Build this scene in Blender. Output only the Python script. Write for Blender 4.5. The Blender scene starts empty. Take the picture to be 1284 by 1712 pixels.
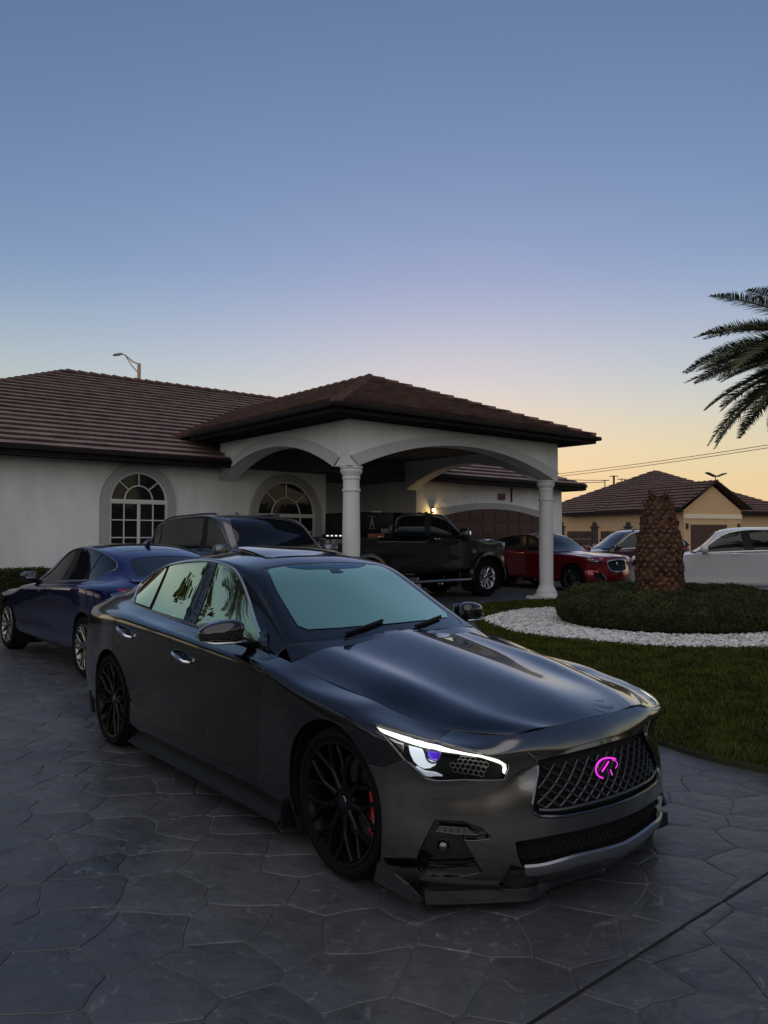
import bpy, bmesh, math, random
import numpy as np
from mathutils import Vector, Matrix, geometry
R = math.radians
sc = bpy.context.scene
COL = sc.collection
rnd = random.Random(7)

# ------------------------------------------------------------ camera
CAM_H, CAM_F, HORIZON = 1.52, 1300.0, 898.0          # eye height, focal length in photo pixels, horizon row
PITCH = math.atan((HORIZON-856)/CAM_F)
cam = bpy.data.cameras.new('camera'); cam_ob = bpy.data.objects.new('camera', cam); COL.objects.link(cam_ob)
cam.sensor_fit = 'HORIZONTAL'; cam.sensor_width = 36; cam.lens = 36*CAM_F/1284
cam.clip_start = .05; cam.clip_end = 2000
cam_ob.location = (0, 0, CAM_H); cam_ob.rotation_euler = (math.pi/2+PITCH, 0, 0)
sc.camera = cam_ob
# ------------------------------------------------------------ dusk sky and the last of the sun
world = bpy.data.worlds.new('World'); sc.world = world; world.use_nodes = True
wn = world.node_tree
sky = wn.nodes.new('ShaderNodeTexSky'); sky.sky_type = 'NISHITA'; sky.sun_disc = False
sky.sun_elevation = R(-.7); sky.sun_rotation = R(5); sky.dust_density = 1.0; sky.ozone_density = 2.0; sky.air_density = 1.0
tint = wn.nodes.new('ShaderNodeMix'); tint.data_type = 'RGBA'; tint.blend_type = 'MULTIPLY'; tint.inputs['Factor'].default_value = 1
tint.inputs['B'].default_value = (1.04, 1.0, 1.02, 1)
wn.links.new(sky.outputs[0], tint.inputs['A'])
# the lowest band of air: dusty orange towards the sunset, dull lilac grey away from it
geo = wn.nodes.new('ShaderNodeTexCoord'); sep = wn.nodes.new('ShaderNodeSeparateXYZ'); wn.links.new(geo.outputs['Generated'], sep.inputs[0])
mr = wn.nodes.new('ShaderNodeMapRange'); mr.interpolation_type = 'SMOOTHSTEP'; mr.inputs['From Min'].default_value = .01; mr.inputs['From Max'].default_value = .34
mr.inputs['To Min'].default_value = .95; mr.inputs['To Max'].default_value = 0
wn.links.new(sep.outputs['Z'], mr.inputs['Value'])
dt = wn.nodes.new('ShaderNodeVectorMath'); dt.operation = 'DOT_PRODUCT'; dt.inputs[1].default_value = (math.sin(R(30)), math.cos(R(30)), 0)
wn.links.new(geo.outputs['Generated'], dt.inputs[0])
az = wn.nodes.new('ShaderNodeMapRange'); az.interpolation_type = 'SMOOTHSTEP'; az.inputs['From Min'].default_value = -1.0; az.inputs['From Max'].default_value = .75
wn.links.new(dt.outputs['Value'], az.inputs['Value'])
hz = wn.nodes.new('ShaderNodeMix'); hz.data_type = 'RGBA'; hz.inputs['A'].default_value = (.64, .60, .50, 1); hz.inputs['B'].default_value = (.96, .775, .47, 1)
wn.links.new(az.outputs['Result'], hz.inputs['Factor'])
zr = wn.nodes.new('ShaderNodeValToRGB'); zr.color_ramp.elements[0].position = .03; zr.color_ramp.elements[1].position = .20
zr.color_ramp.elements[0].color = (1.0, .73, .42, 1); zr.color_ramp.elements[1].color = (.74, .78, .66, 1)      # peach at the skyline, paler and cooler above
e = zr.color_ramp.elements.new(.105); e.color = (.92, .78, .48, 1)
wn.links.new(sep.outputs['Z'], zr.inputs[0]); wn.links.new(zr.outputs[0], hz.inputs['B'])
dust = wn.nodes.new('ShaderNodeMix'); dust.data_type = 'RGBA'; wn.links.new(hz.outputs['Result'], dust.inputs['B'])
wn.links.new(mr.outputs['Result'], dust.inputs['Factor']); wn.links.new(tint.outputs['Result'], dust.inputs['A']); wn.links.new(dust.outputs['Result'], wn.nodes['Background'].inputs[0])
wn.nodes['Background'].inputs[1].default_value = .86
sun = bpy.data.lights.new('sun', 'SUN'); sun.energy = 1.45; sun.angle = R(110); sun.color = (1, .93, .84)
sun_ob = bpy.data.objects.new('sun', sun); COL.objects.link(sun_ob)
sun_ob.rotation_euler = Vector((-.14, -.66, .74)).to_track_quat('Z', 'Y').to_euler()      # very soft afterglow from behind the viewer
sc.view_settings.view_transform = 'Standard'; sc.view_settings.look = 'None'; sc.view_settings.exposure = 0
sc.view_settings.gamma = 1; sc.view_settings.use_curve_mapping = False
sc.cycles.use_denoising = True
sc.cycles.max_bounces = 8

# ------------------------------------------------------------ materials
def lin(r, g, b): return tuple(((v/255+.055)/1.055)**2.4 if v > 10 else v/255/12.92 for v in (r, g, b))
MATS = {}
def mat(name, col, rough=.6, metal=0, coat=0, coat_r=.03, spec=.5, emit=None, es=1, var=0, vscale=20, bump=0, bscale=60, bdist=.004, rvar=0, alpha=1, ior=1.45, col2=None, detail=6, coords='Object', stretch=(1, 1, 1)):
    if name in MATS: return MATS[name]
    m = bpy.data.materials.new(name); m.use_nodes = True; nt = m.node_tree; b = nt.nodes['Principled BSDF']
    b.inputs['Base Color'].default_value = (*col, 1); b.inputs['Roughness'].default_value = rough; b.inputs['Metallic'].default_value = metal
    b.inputs['Coat Weight'].default_value = coat; b.inputs['Coat Roughness'].default_value = coat_r
    b.inputs['Specular IOR Level'].default_value = spec; b.inputs['IOR'].default_value = ior
    if emit: b.inputs['Emission Color'].default_value = (*emit, 1); b.inputs['Emission Strength'].default_value = es
    if var or bump or rvar or col2:
        tc = nt.nodes.new('ShaderNodeTexCoord'); mp = nt.nodes.new('ShaderNodeMapping'); mp.inputs['Scale'].default_value = stretch
        nt.links.new(tc.outputs[coords], mp.inputs[0])
        n = nt.nodes.new('ShaderNodeTexNoise'); n.inputs['Scale'].default_value = vscale; n.inputs['Detail'].default_value = detail; n.inputs['Roughness'].default_value = .65
        nt.links.new(mp.outputs[0], n.inputs['Vector'])
        if var or col2:
            r = nt.nodes.new('ShaderNodeValToRGB'); r.color_ramp.elements[0].position = .3; r.color_ramp.elements[1].position = .7
            c2 = col2 or col
            r.color_ramp.elements[0].color = (*[max(0, c*(1-var)) for c in col], 1); r.color_ramp.elements[1].color = (*[min(1, c*(1+var)) for c in c2], 1)
            nt.links.new(n.outputs['Fac'], r.inputs[0]); nt.links.new(r.outputs[0], b.inputs['Base Color'])
        if rvar:
            mr = nt.nodes.new('ShaderNodeMapRange'); mr.inputs['To Min'].default_value = max(.02, rough-rvar); mr.inputs['To Max'].default_value = rough+rvar
            nt.links.new(n.outputs['Fac'], mr.inputs[0]); nt.links.new(mr.outputs[0], b.inputs['Roughness'])
        if bump:
            n2 = nt.nodes.new('ShaderNodeTexNoise'); n2.inputs['Scale'].default_value = bscale; n2.inputs['Detail'].default_value = 5
            nt.links.new(mp.outputs[0], n2.inputs['Vector'])
            bp = nt.nodes.new('ShaderNodeBump'); bp.inputs['Strength'].default_value = bump; bp.inputs['Distance'].default_value = bdist
            nt.links.new(n2.outputs['Fac'], bp.inputs['Height']); nt.links.new(bp.outputs[0], b.inputs['Normal'])
    MATS[name] = m
    return m
def coated_glass(name, facing, grazing, rough=.02, see=.0):
    """mirror-tint film: coloured reflection that shifts with the angle of view"""
    if name in MATS: return MATS[name]
    m = bpy.data.materials.new(name); m.use_nodes = True; nt = m.node_tree; b = nt.nodes['Principled BSDF']
    lw = nt.nodes.new('ShaderNodeLayerWeight'); lw.inputs[0].default_value = .5
    mx = nt.nodes.new('ShaderNodeMix'); mx.data_type = 'RGBA'; mx.inputs['A'].default_value = (*facing, 1); mx.inputs['B'].default_value = (*grazing, 1)
    nt.links.new(lw.outputs['Facing'], mx.inputs['Factor']); nt.links.new(mx.outputs['Result'], b.inputs['Base Color'])
    b.inputs['Metallic'].default_value = 1; b.inputs['Roughness'].default_value = rough
    MATS[name] = m; return m
def glass(name, tintc=(.02, .02, .025), rough=.02, see=.25):
    """dark window glass: a little of what is behind shows, the rest reflects"""
    if name in MATS: return MATS[name]
    m = bpy.data.materials.new(name); m.use_nodes = True; nt = m.node_tree; nt.nodes.remove(nt.nodes['Principled BSDF'])
    t = nt.nodes.new('ShaderNodeBsdfTransparent'); t.inputs[0].default_value = (see, see, see*1.05, 1)
    g = nt.nodes.new('ShaderNodeBsdfGlossy'); g.inputs['Roughness'].default_value = rough
    f = nt.nodes.new('ShaderNodeFresnel'); f.inputs[0].default_value = 1.5
    mx = nt.nodes.new('ShaderNodeMixShader'); nt.links.new(f.outputs[0], mx.inputs[0]); nt.links.new(t.outputs[0], mx.inputs[1]); nt.links.new(g.outputs[0], mx.inputs[2])
    nt.links.new(mx.outputs[0], nt.nodes['Material Output'].inputs[0]); MATS[name] = m; return m

# ------------------------------------------------------------ objects
def new_mesh(name, V, Fc, m, parent=None, smooth=False, normals=None):
    me = bpy.data.meshes.new(name)
    me.from_pydata([tuple(map(float, v)) for v in V], [], [tuple(map(int, f)) for f in Fc])
    if m is not None: me.materials.append(m)
    if smooth or normals is not None: me.polygons.foreach_set('use_smooth', [True]*len(me.polygons))
    if normals is not None: me.normals_split_custom_set_from_vertices([tuple(map(float, n)) for n in normals])
    me.update()
    return link(name, me, parent)
def big_mesh(name, V, Fc, m, parent=None, smooth=False):
    """V (n,3), Fc (m,k) arrays of one face size: fast path"""
    V = np.asarray(V, np.float32); Fc = np.asarray(Fc, np.int32); k = Fc.shape[1]
    me = bpy.data.meshes.new(name); me.vertices.add(len(V)); me.vertices.foreach_set('co', V.ravel())
    me.loops.add(Fc.size); me.loops.foreach_set('vertex_index', Fc.ravel())
    me.polygons.add(len(Fc)); me.polygons.foreach_set('loop_start', np.arange(0, Fc.size, k, dtype=np.int32))
    if smooth: me.polygons.foreach_set('use_smooth', np.ones(len(Fc), bool))
    me.materials.append(m); me.update(calc_edges=True); me.validate()
    return link(name, me, parent)
def link(name, data, parent=None):
    o = bpy.data.objects.new(name, data); COL.objects.link(o)
    if parent is not None: o.parent = parent
    return o
def tag(o, label=None, cat=None, group=None, kind=None):
    if label: o['label'] = label
    if cat: o['category'] = cat
    if group: o['group'] = group
    if kind: o['kind'] = kind
    return o
def thing(name, label, cat, loc=(0, 0, 0), rz=0, group=None):
    o = link(name, None); o.location = loc; o.rotation_euler = (0, 0, rz); o.empty_display_size = .2
    return tag(o, label, cat, group)
def copy_tree(o, parent=None):
    c = o.copy(); COL.objects.link(c)
    if parent is not None: c.parent = parent
    for ch in o.children: copy_tree(ch, c)
    return c
class MB:
    """collects boxes, tubes, lathes, polygons into one mesh"""
    def __init__(s): s.V = []; s.F = []
    def add(s, V, Fc):
        n = len(s.V); s.V += [tuple(v) for v in V]; s.F += [tuple(i+n for i in f) for f in Fc]; return s
    def box(s, c, d, M=None, bev=0):
        x, y, z = [v/2 for v in d]
        if bev:
            bm = bmesh.new(); bmesh.ops.create_cube(bm, size=1)
            for v in bm.verts: v.co = Vector((v.co.x*2*x, v.co.y*2*y, v.co.z*2*z))
            bmesh.ops.bevel(bm, geom=list(bm.edges), offset=bev, segments=2, affect='EDGES', profile=.6)
            V = [v.co.copy() for v in bm.verts]; bm.verts.index_update(); Fc = [[v.index for v in f.verts] for f in bm.faces]; bm.free()
        else:
            V = [Vector((a*x, b*y, e*z)) for a in (-1, 1) for b in (-1, 1) for e in (-1, 1)]
            Fc = [(0, 1, 3, 2), (4, 6, 7, 5), (0, 4, 5, 1), (2, 3, 7, 6), (0, 2, 6, 4), (1, 5, 7, 3)]
        if M is not None: V = [M@v for v in V]
        return s.add([v+Vector(c) for v in V], Fc)
    def tube(s, P, r, n=8, cap=True):
        P = [Vector(p) for p in P]; rs = r if isinstance(r, (list, tuple)) else [r]*len(P); V = []; Fc = []
        up = None
        for i, p in enumerate(P):
            d = (P[min(i+1, len(P)-1)]-P[max(i-1, 0)]).normalized()
            if up is None: up = d.orthogonal().normalized()
            a = (up-d*up.dot(d)); a = a.normalized() if a.length > 1e-6 else d.orthogonal().normalized(); up = a; b = d.cross(a)
            V += [p+(a*math.cos(2*math.pi*k/n)+b*math.sin(2*math.pi*k/n))*rs[i] for k in range(n)]
        for i in range(len(P)-1):
            for k in range(n): Fc.append((i*n+k, i*n+(k+1) % n, (i+1)*n+(k+1) % n, (i+1)*n+k))
        if cap: Fc += [tuple(range(n))[::-1], tuple(range((len(P)-1)*n, len(P)*n))]
        return s.add(V, Fc)
    def lathe(s, prof, n=32, axis='z', c=(0, 0, 0), close=False):
        V = []; Fc = []; m = len(prof)
        for k in range(n):
            a = 2*math.pi*k/n
            for r, h in prof:
                V.append(Vector((r*math.cos(a), r*math.sin(a), h)) if axis == 'z' else Vector((r*math.cos(a), h, r*math.sin(a))))
        for k in range(n):
            k2 = (k+1) % n
            for j in range(m-1+(1 if close else 0)):
                j2 = (j+1) % m
                q = (k*m+j, k2*m+j, k2*m+j2, k*m+j2); Fc.append(q if axis == 'z' else q[::-1])
        return s.add([v+Vector(c) for v in V], Fc)
    def prism(s, poly, z0, z1, fn=None):
        """poly (2d, ccw) extruded z0..z1; fn maps (a,b,h) to 3d"""
        fn = fn or (lambda a, b, h: (a, b, h)); n = len(poly)
        V = [fn(a, b, z0) for a, b in poly]+[fn(a, b, z1) for a, b in poly]
        Fc = [tuple(range(n))[::-1], tuple(range(n, 2*n))]+[(i, (i+1) % n, n+(i+1) % n, n+i) for i in range(n)]
        return s.add(V, Fc)
    def build(s, name, m, parent=None, smooth=False, auto=None):
        o = new_mesh(name, s.V, s.F, m, parent, smooth)
        bm = bmesh.new(); bm.from_mesh(o.data); bmesh.ops.recalc_face_normals(bm, faces=bm.faces); bm.to_mesh(o.data); bm.free()
        if auto is not None:
            o.data.polygons.foreach_set('use_smooth', [True]*len(o.data.polygons))
            o.data.set_sharp_from_angle(angle=R(auto))
        return o

# ------------------------------------------------------------ smooth surfaces for car bodies
def bs(u):
    return np.stack([(1-u)**3, 3*u**3-6*u**2+4, -3*u**3+3*u**2+3*u+1, u**3], -1)/6
def interp_ctrl(A, mirror):
    """control points of the cubic B-spline through the rows of A"""
    n = A.shape[0]; M = np.zeros((n+2, n+2)); B = np.zeros((n+2,)+A.shape[1:])
    for i in range(n): M[i+1, i:i+3] = (1/6, 4/6, 1/6); B[i+1] = A[i]
    M[0, :3] = (1, -2, 1); M[-1, -3:] = (1, -2, 1)
    if mirror[0] or mirror[1]:
        C = np.zeros_like(B)
        for ax in range(3):
            M2 = M.copy()
            if mirror[0]: M2[0] = 0; M2[0, 0] = 1; M2[0, 2] = 1 if ax == 1 else -1
            if mirror[1]: M2[-1] = 0; M2[-1, -1] = 1; M2[-1, -3] = 1 if ax == 1 else -1
            C[..., ax] = np.linalg.solve(M2, B[..., ax].reshape(n+2, -1)).reshape(B[..., ax].shape)
        return C
    return np.linalg.solve(M, B.reshape(n+2, -1)).reshape(B.shape)
class Surf:
    """tensor cubic spline through net[s][t]; car axes x forward, y right, z up"""
    def __init__(self, net, ms=(0, 0), mt=(0, 0)):
        A = np.array(net, float); self.n, self.m = A.shape[:2]
        C = interp_ctrl(A, ms); C = np.swapaxes(interp_ctrl(np.swapaxes(C, 0, 1).copy(), mt), 0, 1)
        self.C = C
        self.tab = {}
    def ev(self, st):
        st = np.atleast_2d(st); s = np.clip(st[:, 0], 0, self.n-1-1e-9); t = np.clip(st[:, 1], 0, self.m-1-1e-9)
        i = s.astype(int); j = t.astype(int); a = bs(s-i); b = bs(t-j)
        P = np.zeros((len(st), 3))
        for k in range(4):
            for l in range(4): P += (a[:, k]*b[:, l])[:, None]*self.C[i+k, j+l]
        return P
    def nrm(self, st):
        e = 1e-3; st = np.atleast_2d(st).astype(float)
        s = np.clip(st[:, 0], e, self.n-1-2*e); t = np.clip(st[:, 1], e, self.m-1-2*e)
        ds = self.ev(np.stack([s+e, t], 1))-self.ev(np.stack([s-e, t], 1)); dt = self.ev(np.stack([s, t+e], 1))-self.ev(np.stack([s, t-e], 1))
        N = np.cross(ds, dt); return N/np.maximum(np.linalg.norm(N, axis=1), 1e-12)[:, None]
    def inv(self, q, proj, srange=None, trange=None, cam=None):
        """(s,t) whose projection is q"""
        key = (getattr(proj, '__name__', str(proj)), srange, trange)
        if key not in self.tab:
            S = np.linspace(*(srange or (0, self.n-1)), 160); T = np.linspace(*(trange or (0, self.m-1)), 90)
            g = np.stack(np.meshgrid(S, T, indexing='ij'), -1).reshape(-1, 2); P = self.ev(g)
            if cam is not None:
                ok = ((cam-P)*self.nrm(g)).sum(1) > 0; g = g[ok]; P = P[ok]
            self.tab[key] = (g, proj(P))
        g, Q = self.tab[key]; q = np.atleast_2d(np.array(q, float)); out = []
        lo = np.array([(srange or (0, 0))[0], (trange or (0, 0))[0]], float); hi = np.array([(srange or (0, self.n-1))[1], (trange or (0, self.m-1))[1]], float)
        for p in q:
            x = g[np.argmin(((Q-p)**2).sum(1))].copy()
            for it in range(12):
                e = 1e-4; f = proj(self.ev(np.array([x, x+[e, 0], x+[0, e]]))); J = np.stack([(f[1]-f[0])/e, (f[2]-f[0])/e], 1)
                d = np.linalg.lstsq(J, p-f[0], rcond=1e-6)[0]; L = np.linalg.norm(d)
                if L > .3: d *= .3/L
                x = np.clip(x+d, lo, hi)
                if L < 1e-6: break
            out.append(x)
        return np.array(out)
def p_xz(P): return P[:, [0, 2]]
def p_yz(P): return P[:, [1, 2]]
def inside(p, poly):
    x, y = p[:, 0], p[:, 1]; r = np.zeros(len(p), bool); n = len(poly)
    for i in range(n):
        x1, y1 = poly[i]; x2, y2 = poly[(i+1) % n]
        if y1 == y2: continue
        c = ((y1 > y) != (y2 > y)) & (x < (x2-x1)*(y-y1)/(y2-y1)+x1); r ^= c
    return r
def dens(P, h, closed=True):
    out = []; n = len(P)
    for i in range(n if closed else n-1):
        a, b = np.array(P[i]), np.array(P[(i+1) % n]); k = max(1, int(np.ceil(np.linalg.norm(b-a)/h)))
        out += [a+(b-a)*j/k for j in range(k)]
    if not closed: out.append(np.array(P[-1]))
    return np.array(out)
def smooth_line(P, it=2, closed=False):
    P = [np.array(p, float) for p in P]
    for _ in range(it):
        Q = [] if closed else [P[0]]
        for i in range(len(P) if closed else len(P)-1):
            a, b = P[i], P[(i+1) % len(P)]; Q += [a*.75+b*.25, a*.25+b*.75]
        P = Q if closed else Q+[P[-1]]
    return np.array(P)
SIDE = (-1, 1)
def panel(surf, loops, name, m, parent, h=.045, depth=.014, gap=.002, off=0, side=1, lip=True, scale=None):
    """patch of a car surface bounded by loops in (s,t); side 1 = car's right, -1 = mirrored. Has thickness and rounded-in edges."""
    loops = [np.array(l, float) for l in loops]
    mid = loops[0].mean(0); e = .05
    P = surf.ev(np.array([mid+[e, 0], mid-[e, 0], mid+[0, e], mid-[0, e]]))
    k = np.maximum(np.array([np.linalg.norm(P[0]-P[1]), np.linalg.norm(P[2]-P[3])])/(2*e), .02)
    L = [dens(l*k, h*.7) for l in loops]
    pts = []; edges = []
    for l in L:
        n0 = len(pts); pts += [tuple(p) for p in l]; edges += [(n0+i, n0+(i+1) % len(l)) for i in range(len(l))]
    lo, hi = L[0].min(0), L[0].max(0)
    gx, gy = np.meshgrid(np.arange(lo[0]+h/2, hi[0], h), np.arange(lo[1]+h/2, hi[1], h)); G = np.stack([gx.ravel(), gy.ravel()], 1)
    if len(G):
        ok = inside(G, L[0])
        for l in L[1:]: ok &= ~inside(G, l)
        B = np.concatenate(L); G = G[ok]
        if len(G):
            d = np.array([((B-g)**2).sum(1).min() for g in G]); G = G[d > (h*.35)**2]
        pts += [tuple(p) for p in G]
    vo, eo, fo, *_ = geometry.delaunay_2d_cdt([Vector(p) for p in pts], edges, [], 0, 1e-6)
    V2 = np.array([tuple(v) for v in vo]); T = np.array([tuple(f) for f in fo if len(f) == 3])
    c = V2[T].mean(1); ok = inside(c, L[0])
    for l in L[1:]: ok &= ~inside(c, l)
    T = T[ok]; st = V2/k; P = surf.ev(st); N = surf.nrm(st)
    fn = np.cross(P[T[:, 1]]-P[T[:, 0]], P[T[:, 2]]-P[T[:, 0]]); flip = (fn*N[T].mean(1)).sum(1) < 0
    T[flip] = T[flip][:, ::-1]
    cnt = {}
    for t in T:
        for a, b in ((t[0], t[1]), (t[1], t[2]), (t[2], t[0])): cnt[(a, b)] = 1
    be = [(a, b) for (a, b) in cnt if (b, a) not in cnt]
    out = np.zeros_like(P)
    for a, b in be:
        d = P[b]-P[a]; o = np.cross(d, (N[a]+N[b])/2); o /= max(np.linalg.norm(o), 1e-9); out[a] += o; out[b] += o
    ln = np.linalg.norm(out, axis=1); bd = ln > 1e-9; out[bd] /= ln[bd][:, None]
    if side == 0:
        ymid = surf.ev(st)[:, 1]; be = [(a, b) for a, b in be if not (abs(ymid[a]) < 2e-4 and abs(ymid[b]) < 2e-4)]
        out[:] = 0
        for a, b in be:
            d = P[b]-P[a]; o = np.cross(d, (N[a]+N[b])/2); o /= max(np.linalg.norm(o), 1e-9); out[a] += o; out[b] += o
        out[np.abs(ymid) < 2e-4, 1] = 0; ln = np.linalg.norm(out, axis=1); bd = ln > 1e-9; out[bd] /= ln[bd][:, None]
        N[np.abs(ymid) < 2e-4, 1] = 0; N /= np.linalg.norm(N, axis=1)[:, None]
    P = P+N*off-out*gap
    V = [p for p in P]; Nn = [n for n in N]; Fc = [tuple(t) for t in T]
    if lip:
        m1 = {}; m2 = {}
        for v in {x for e in be for x in e}:
            m1[v] = len(V); V.append(P[v]+out[v]*.0012-N[v]*.002); q = out[v]+N[v]*.5; Nn.append(q/np.linalg.norm(q))
            m2[v] = len(V); V.append(P[v]-N[v]*depth); Nn.append(out[v])
        for a, b in be: Fc += [(b, a, m1[a], m1[b]), (m1[b], m1[a], m2[a], m2[b])]
    V = np.array(V); Nn = np.array(Nn)
    if side == 0:
        k0 = len(V); V2_ = V.copy(); V2_[:, 1] *= -1; N2_ = Nn.copy(); N2_[:, 1] *= -1
        V = np.concatenate([V2_, V]); Nn = np.concatenate([N2_, Nn]); Fc = [f[::-1] for f in Fc]+[tuple(i+k0 for i in f) for f in Fc]
        bm = bmesh.new(); vs = [bm.verts.new(v) for v in V]
        cen = {}; mp = list(range(len(V)))
        for i in range(k0):
            if abs(V[i, 1]) < 2e-4: mp[i+k0] = i
        Fc = [tuple(mp[i] for i in f) for f in Fc]; bm.free()
        use = sorted({i for f in Fc for i in f}); re = {v: i for i, v in enumerate(use)}
        return new_mesh(name, V[use], [tuple(re[i] for i in f) for f in Fc], m, parent, normals=Nn[use])
    V[:, 1] *= -side; Nn[:, 1] *= -side
    if side == 1: Fc = [f[::-1] for f in Fc]
    return new_mesh(name, V, Fc, m, parent, normals=Nn)
def ribbon(surf, st, name, m, parent, w=.012, h=.004, off=0, side=1, mb=None, closed=False):
    """rounded strip laid along a line on a car surface"""
    st = np.array(st); P = surf.ev(st)+surf.nrm(st)*off; N = surf.nrm(st); n = len(P); V = []; Fc = []
    prof = [(-.5, -.6), (-.42, .55), (0, 1), (.42, .55), (.5, -.6)]
    for i in range(n):
        d = (P[(i+1) % n]-P[i-1]) if closed else P[min(i+1, n-1)]-P[max(i-1, 0)]
        d /= max(np.linalg.norm(d), 1e-9); b = np.cross(N[i], d); b /= max(np.linalg.norm(b), 1e-9)
        for a, z in prof: V.append(P[i]+b*a*w+N[i]*z*h)
    k = len(prof)
    for i in range(n if closed else n-1):
        for j in range(k-1): Fc.append((i*k+j, i*k+j+1, ((i+1) % n)*k+j+1, ((i+1) % n)*k+j))
    if not closed: Fc += [tuple(range(k)), tuple(range((n-1)*k, n*k))[::-1]]
    V = np.array(V); V[:, 1] *= -side
    if mb is not None: mb.add([Vector(v) for v in V], Fc); return
    b = MB(); b.add([Vector(v) for v in V], Fc); return b.build(name, m, parent, auto=40)
def blob(mb, c, r, n=(14, 10), e=2.5, fn=None):
    """rounded superellipsoid"""
    V = []; Fc = []; a, b = n
    f = lambda v: math.copysign(abs(v)**(2/e), v)
    for i in range(b+1):
        ph = -math.pi/2+math.pi*i/b
        for j in range(a):
            th = 2*math.pi*j/a; p = Vector((f(math.cos(ph))*f(math.cos(th))*r[0], f(math.cos(ph))*f(math.sin(th))*r[1], f(math.sin(ph))*r[2]))
            if fn: p = fn(p)
            V.append(p+Vector(c))
    for i in range(b):
        for j in range(a): Fc.append((i*a+j, i*a+(j+1) % a, (i+1)*a+(j+1) % a, (i+1)*a+j))
    mb.add(V, Fc)
# ------------------------------------------------------------ car kit
def paint(name, col, flake=.6, rough=.34, coat=1.0, coat_r=.02):
    m = mat(name, col, rough=rough, metal=flake, coat=coat, coat_r=coat_r)
    return m
BLACK = mat('black_plastic', (.006, .006, .0065), rough=.5, spec=.3, var=.2, vscale=80)
GLOSSB = mat('gloss_black', (.006, .006, .007), rough=.08, coat=1, coat_r=.02)
VOID = mat('void_black', (.004, .004, .004), rough=.9)
RUBBER = mat('tyre_rubber', (.004, .004, .0043), rough=.85, spec=.15, var=.25, vscale=40, bump=.3, bscale=200)
CHROME = mat('chrome', (.75, .75, .76), rough=.08, metal=1)
DARKCH = mat('dark_chrome', (.12, .12, .125), rough=.15, metal=1)
DARKRIM = mat('black_rim', (.004, .004, .0045), rough=.32, spec=.25)
SILRIM = mat('silver_rim', (.45, .45, .46), rough=.22, metal=1)
DISC = mat('brake_steel', (.18, .18, .18), rough=.4, metal=1)
REDCAL = mat('red_caliper', (.85, .02, .02), rough=.25, coat=1)
TGLASS = mat('tinted_glass', (.006, .007, .009), rough=.02, spec=.6, coat=0)
LENS = glass('clear_lens', see=.92)
REDLENS = mat('tail_lens', (.20, .006, .008), rough=.08, coat=1)

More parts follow.
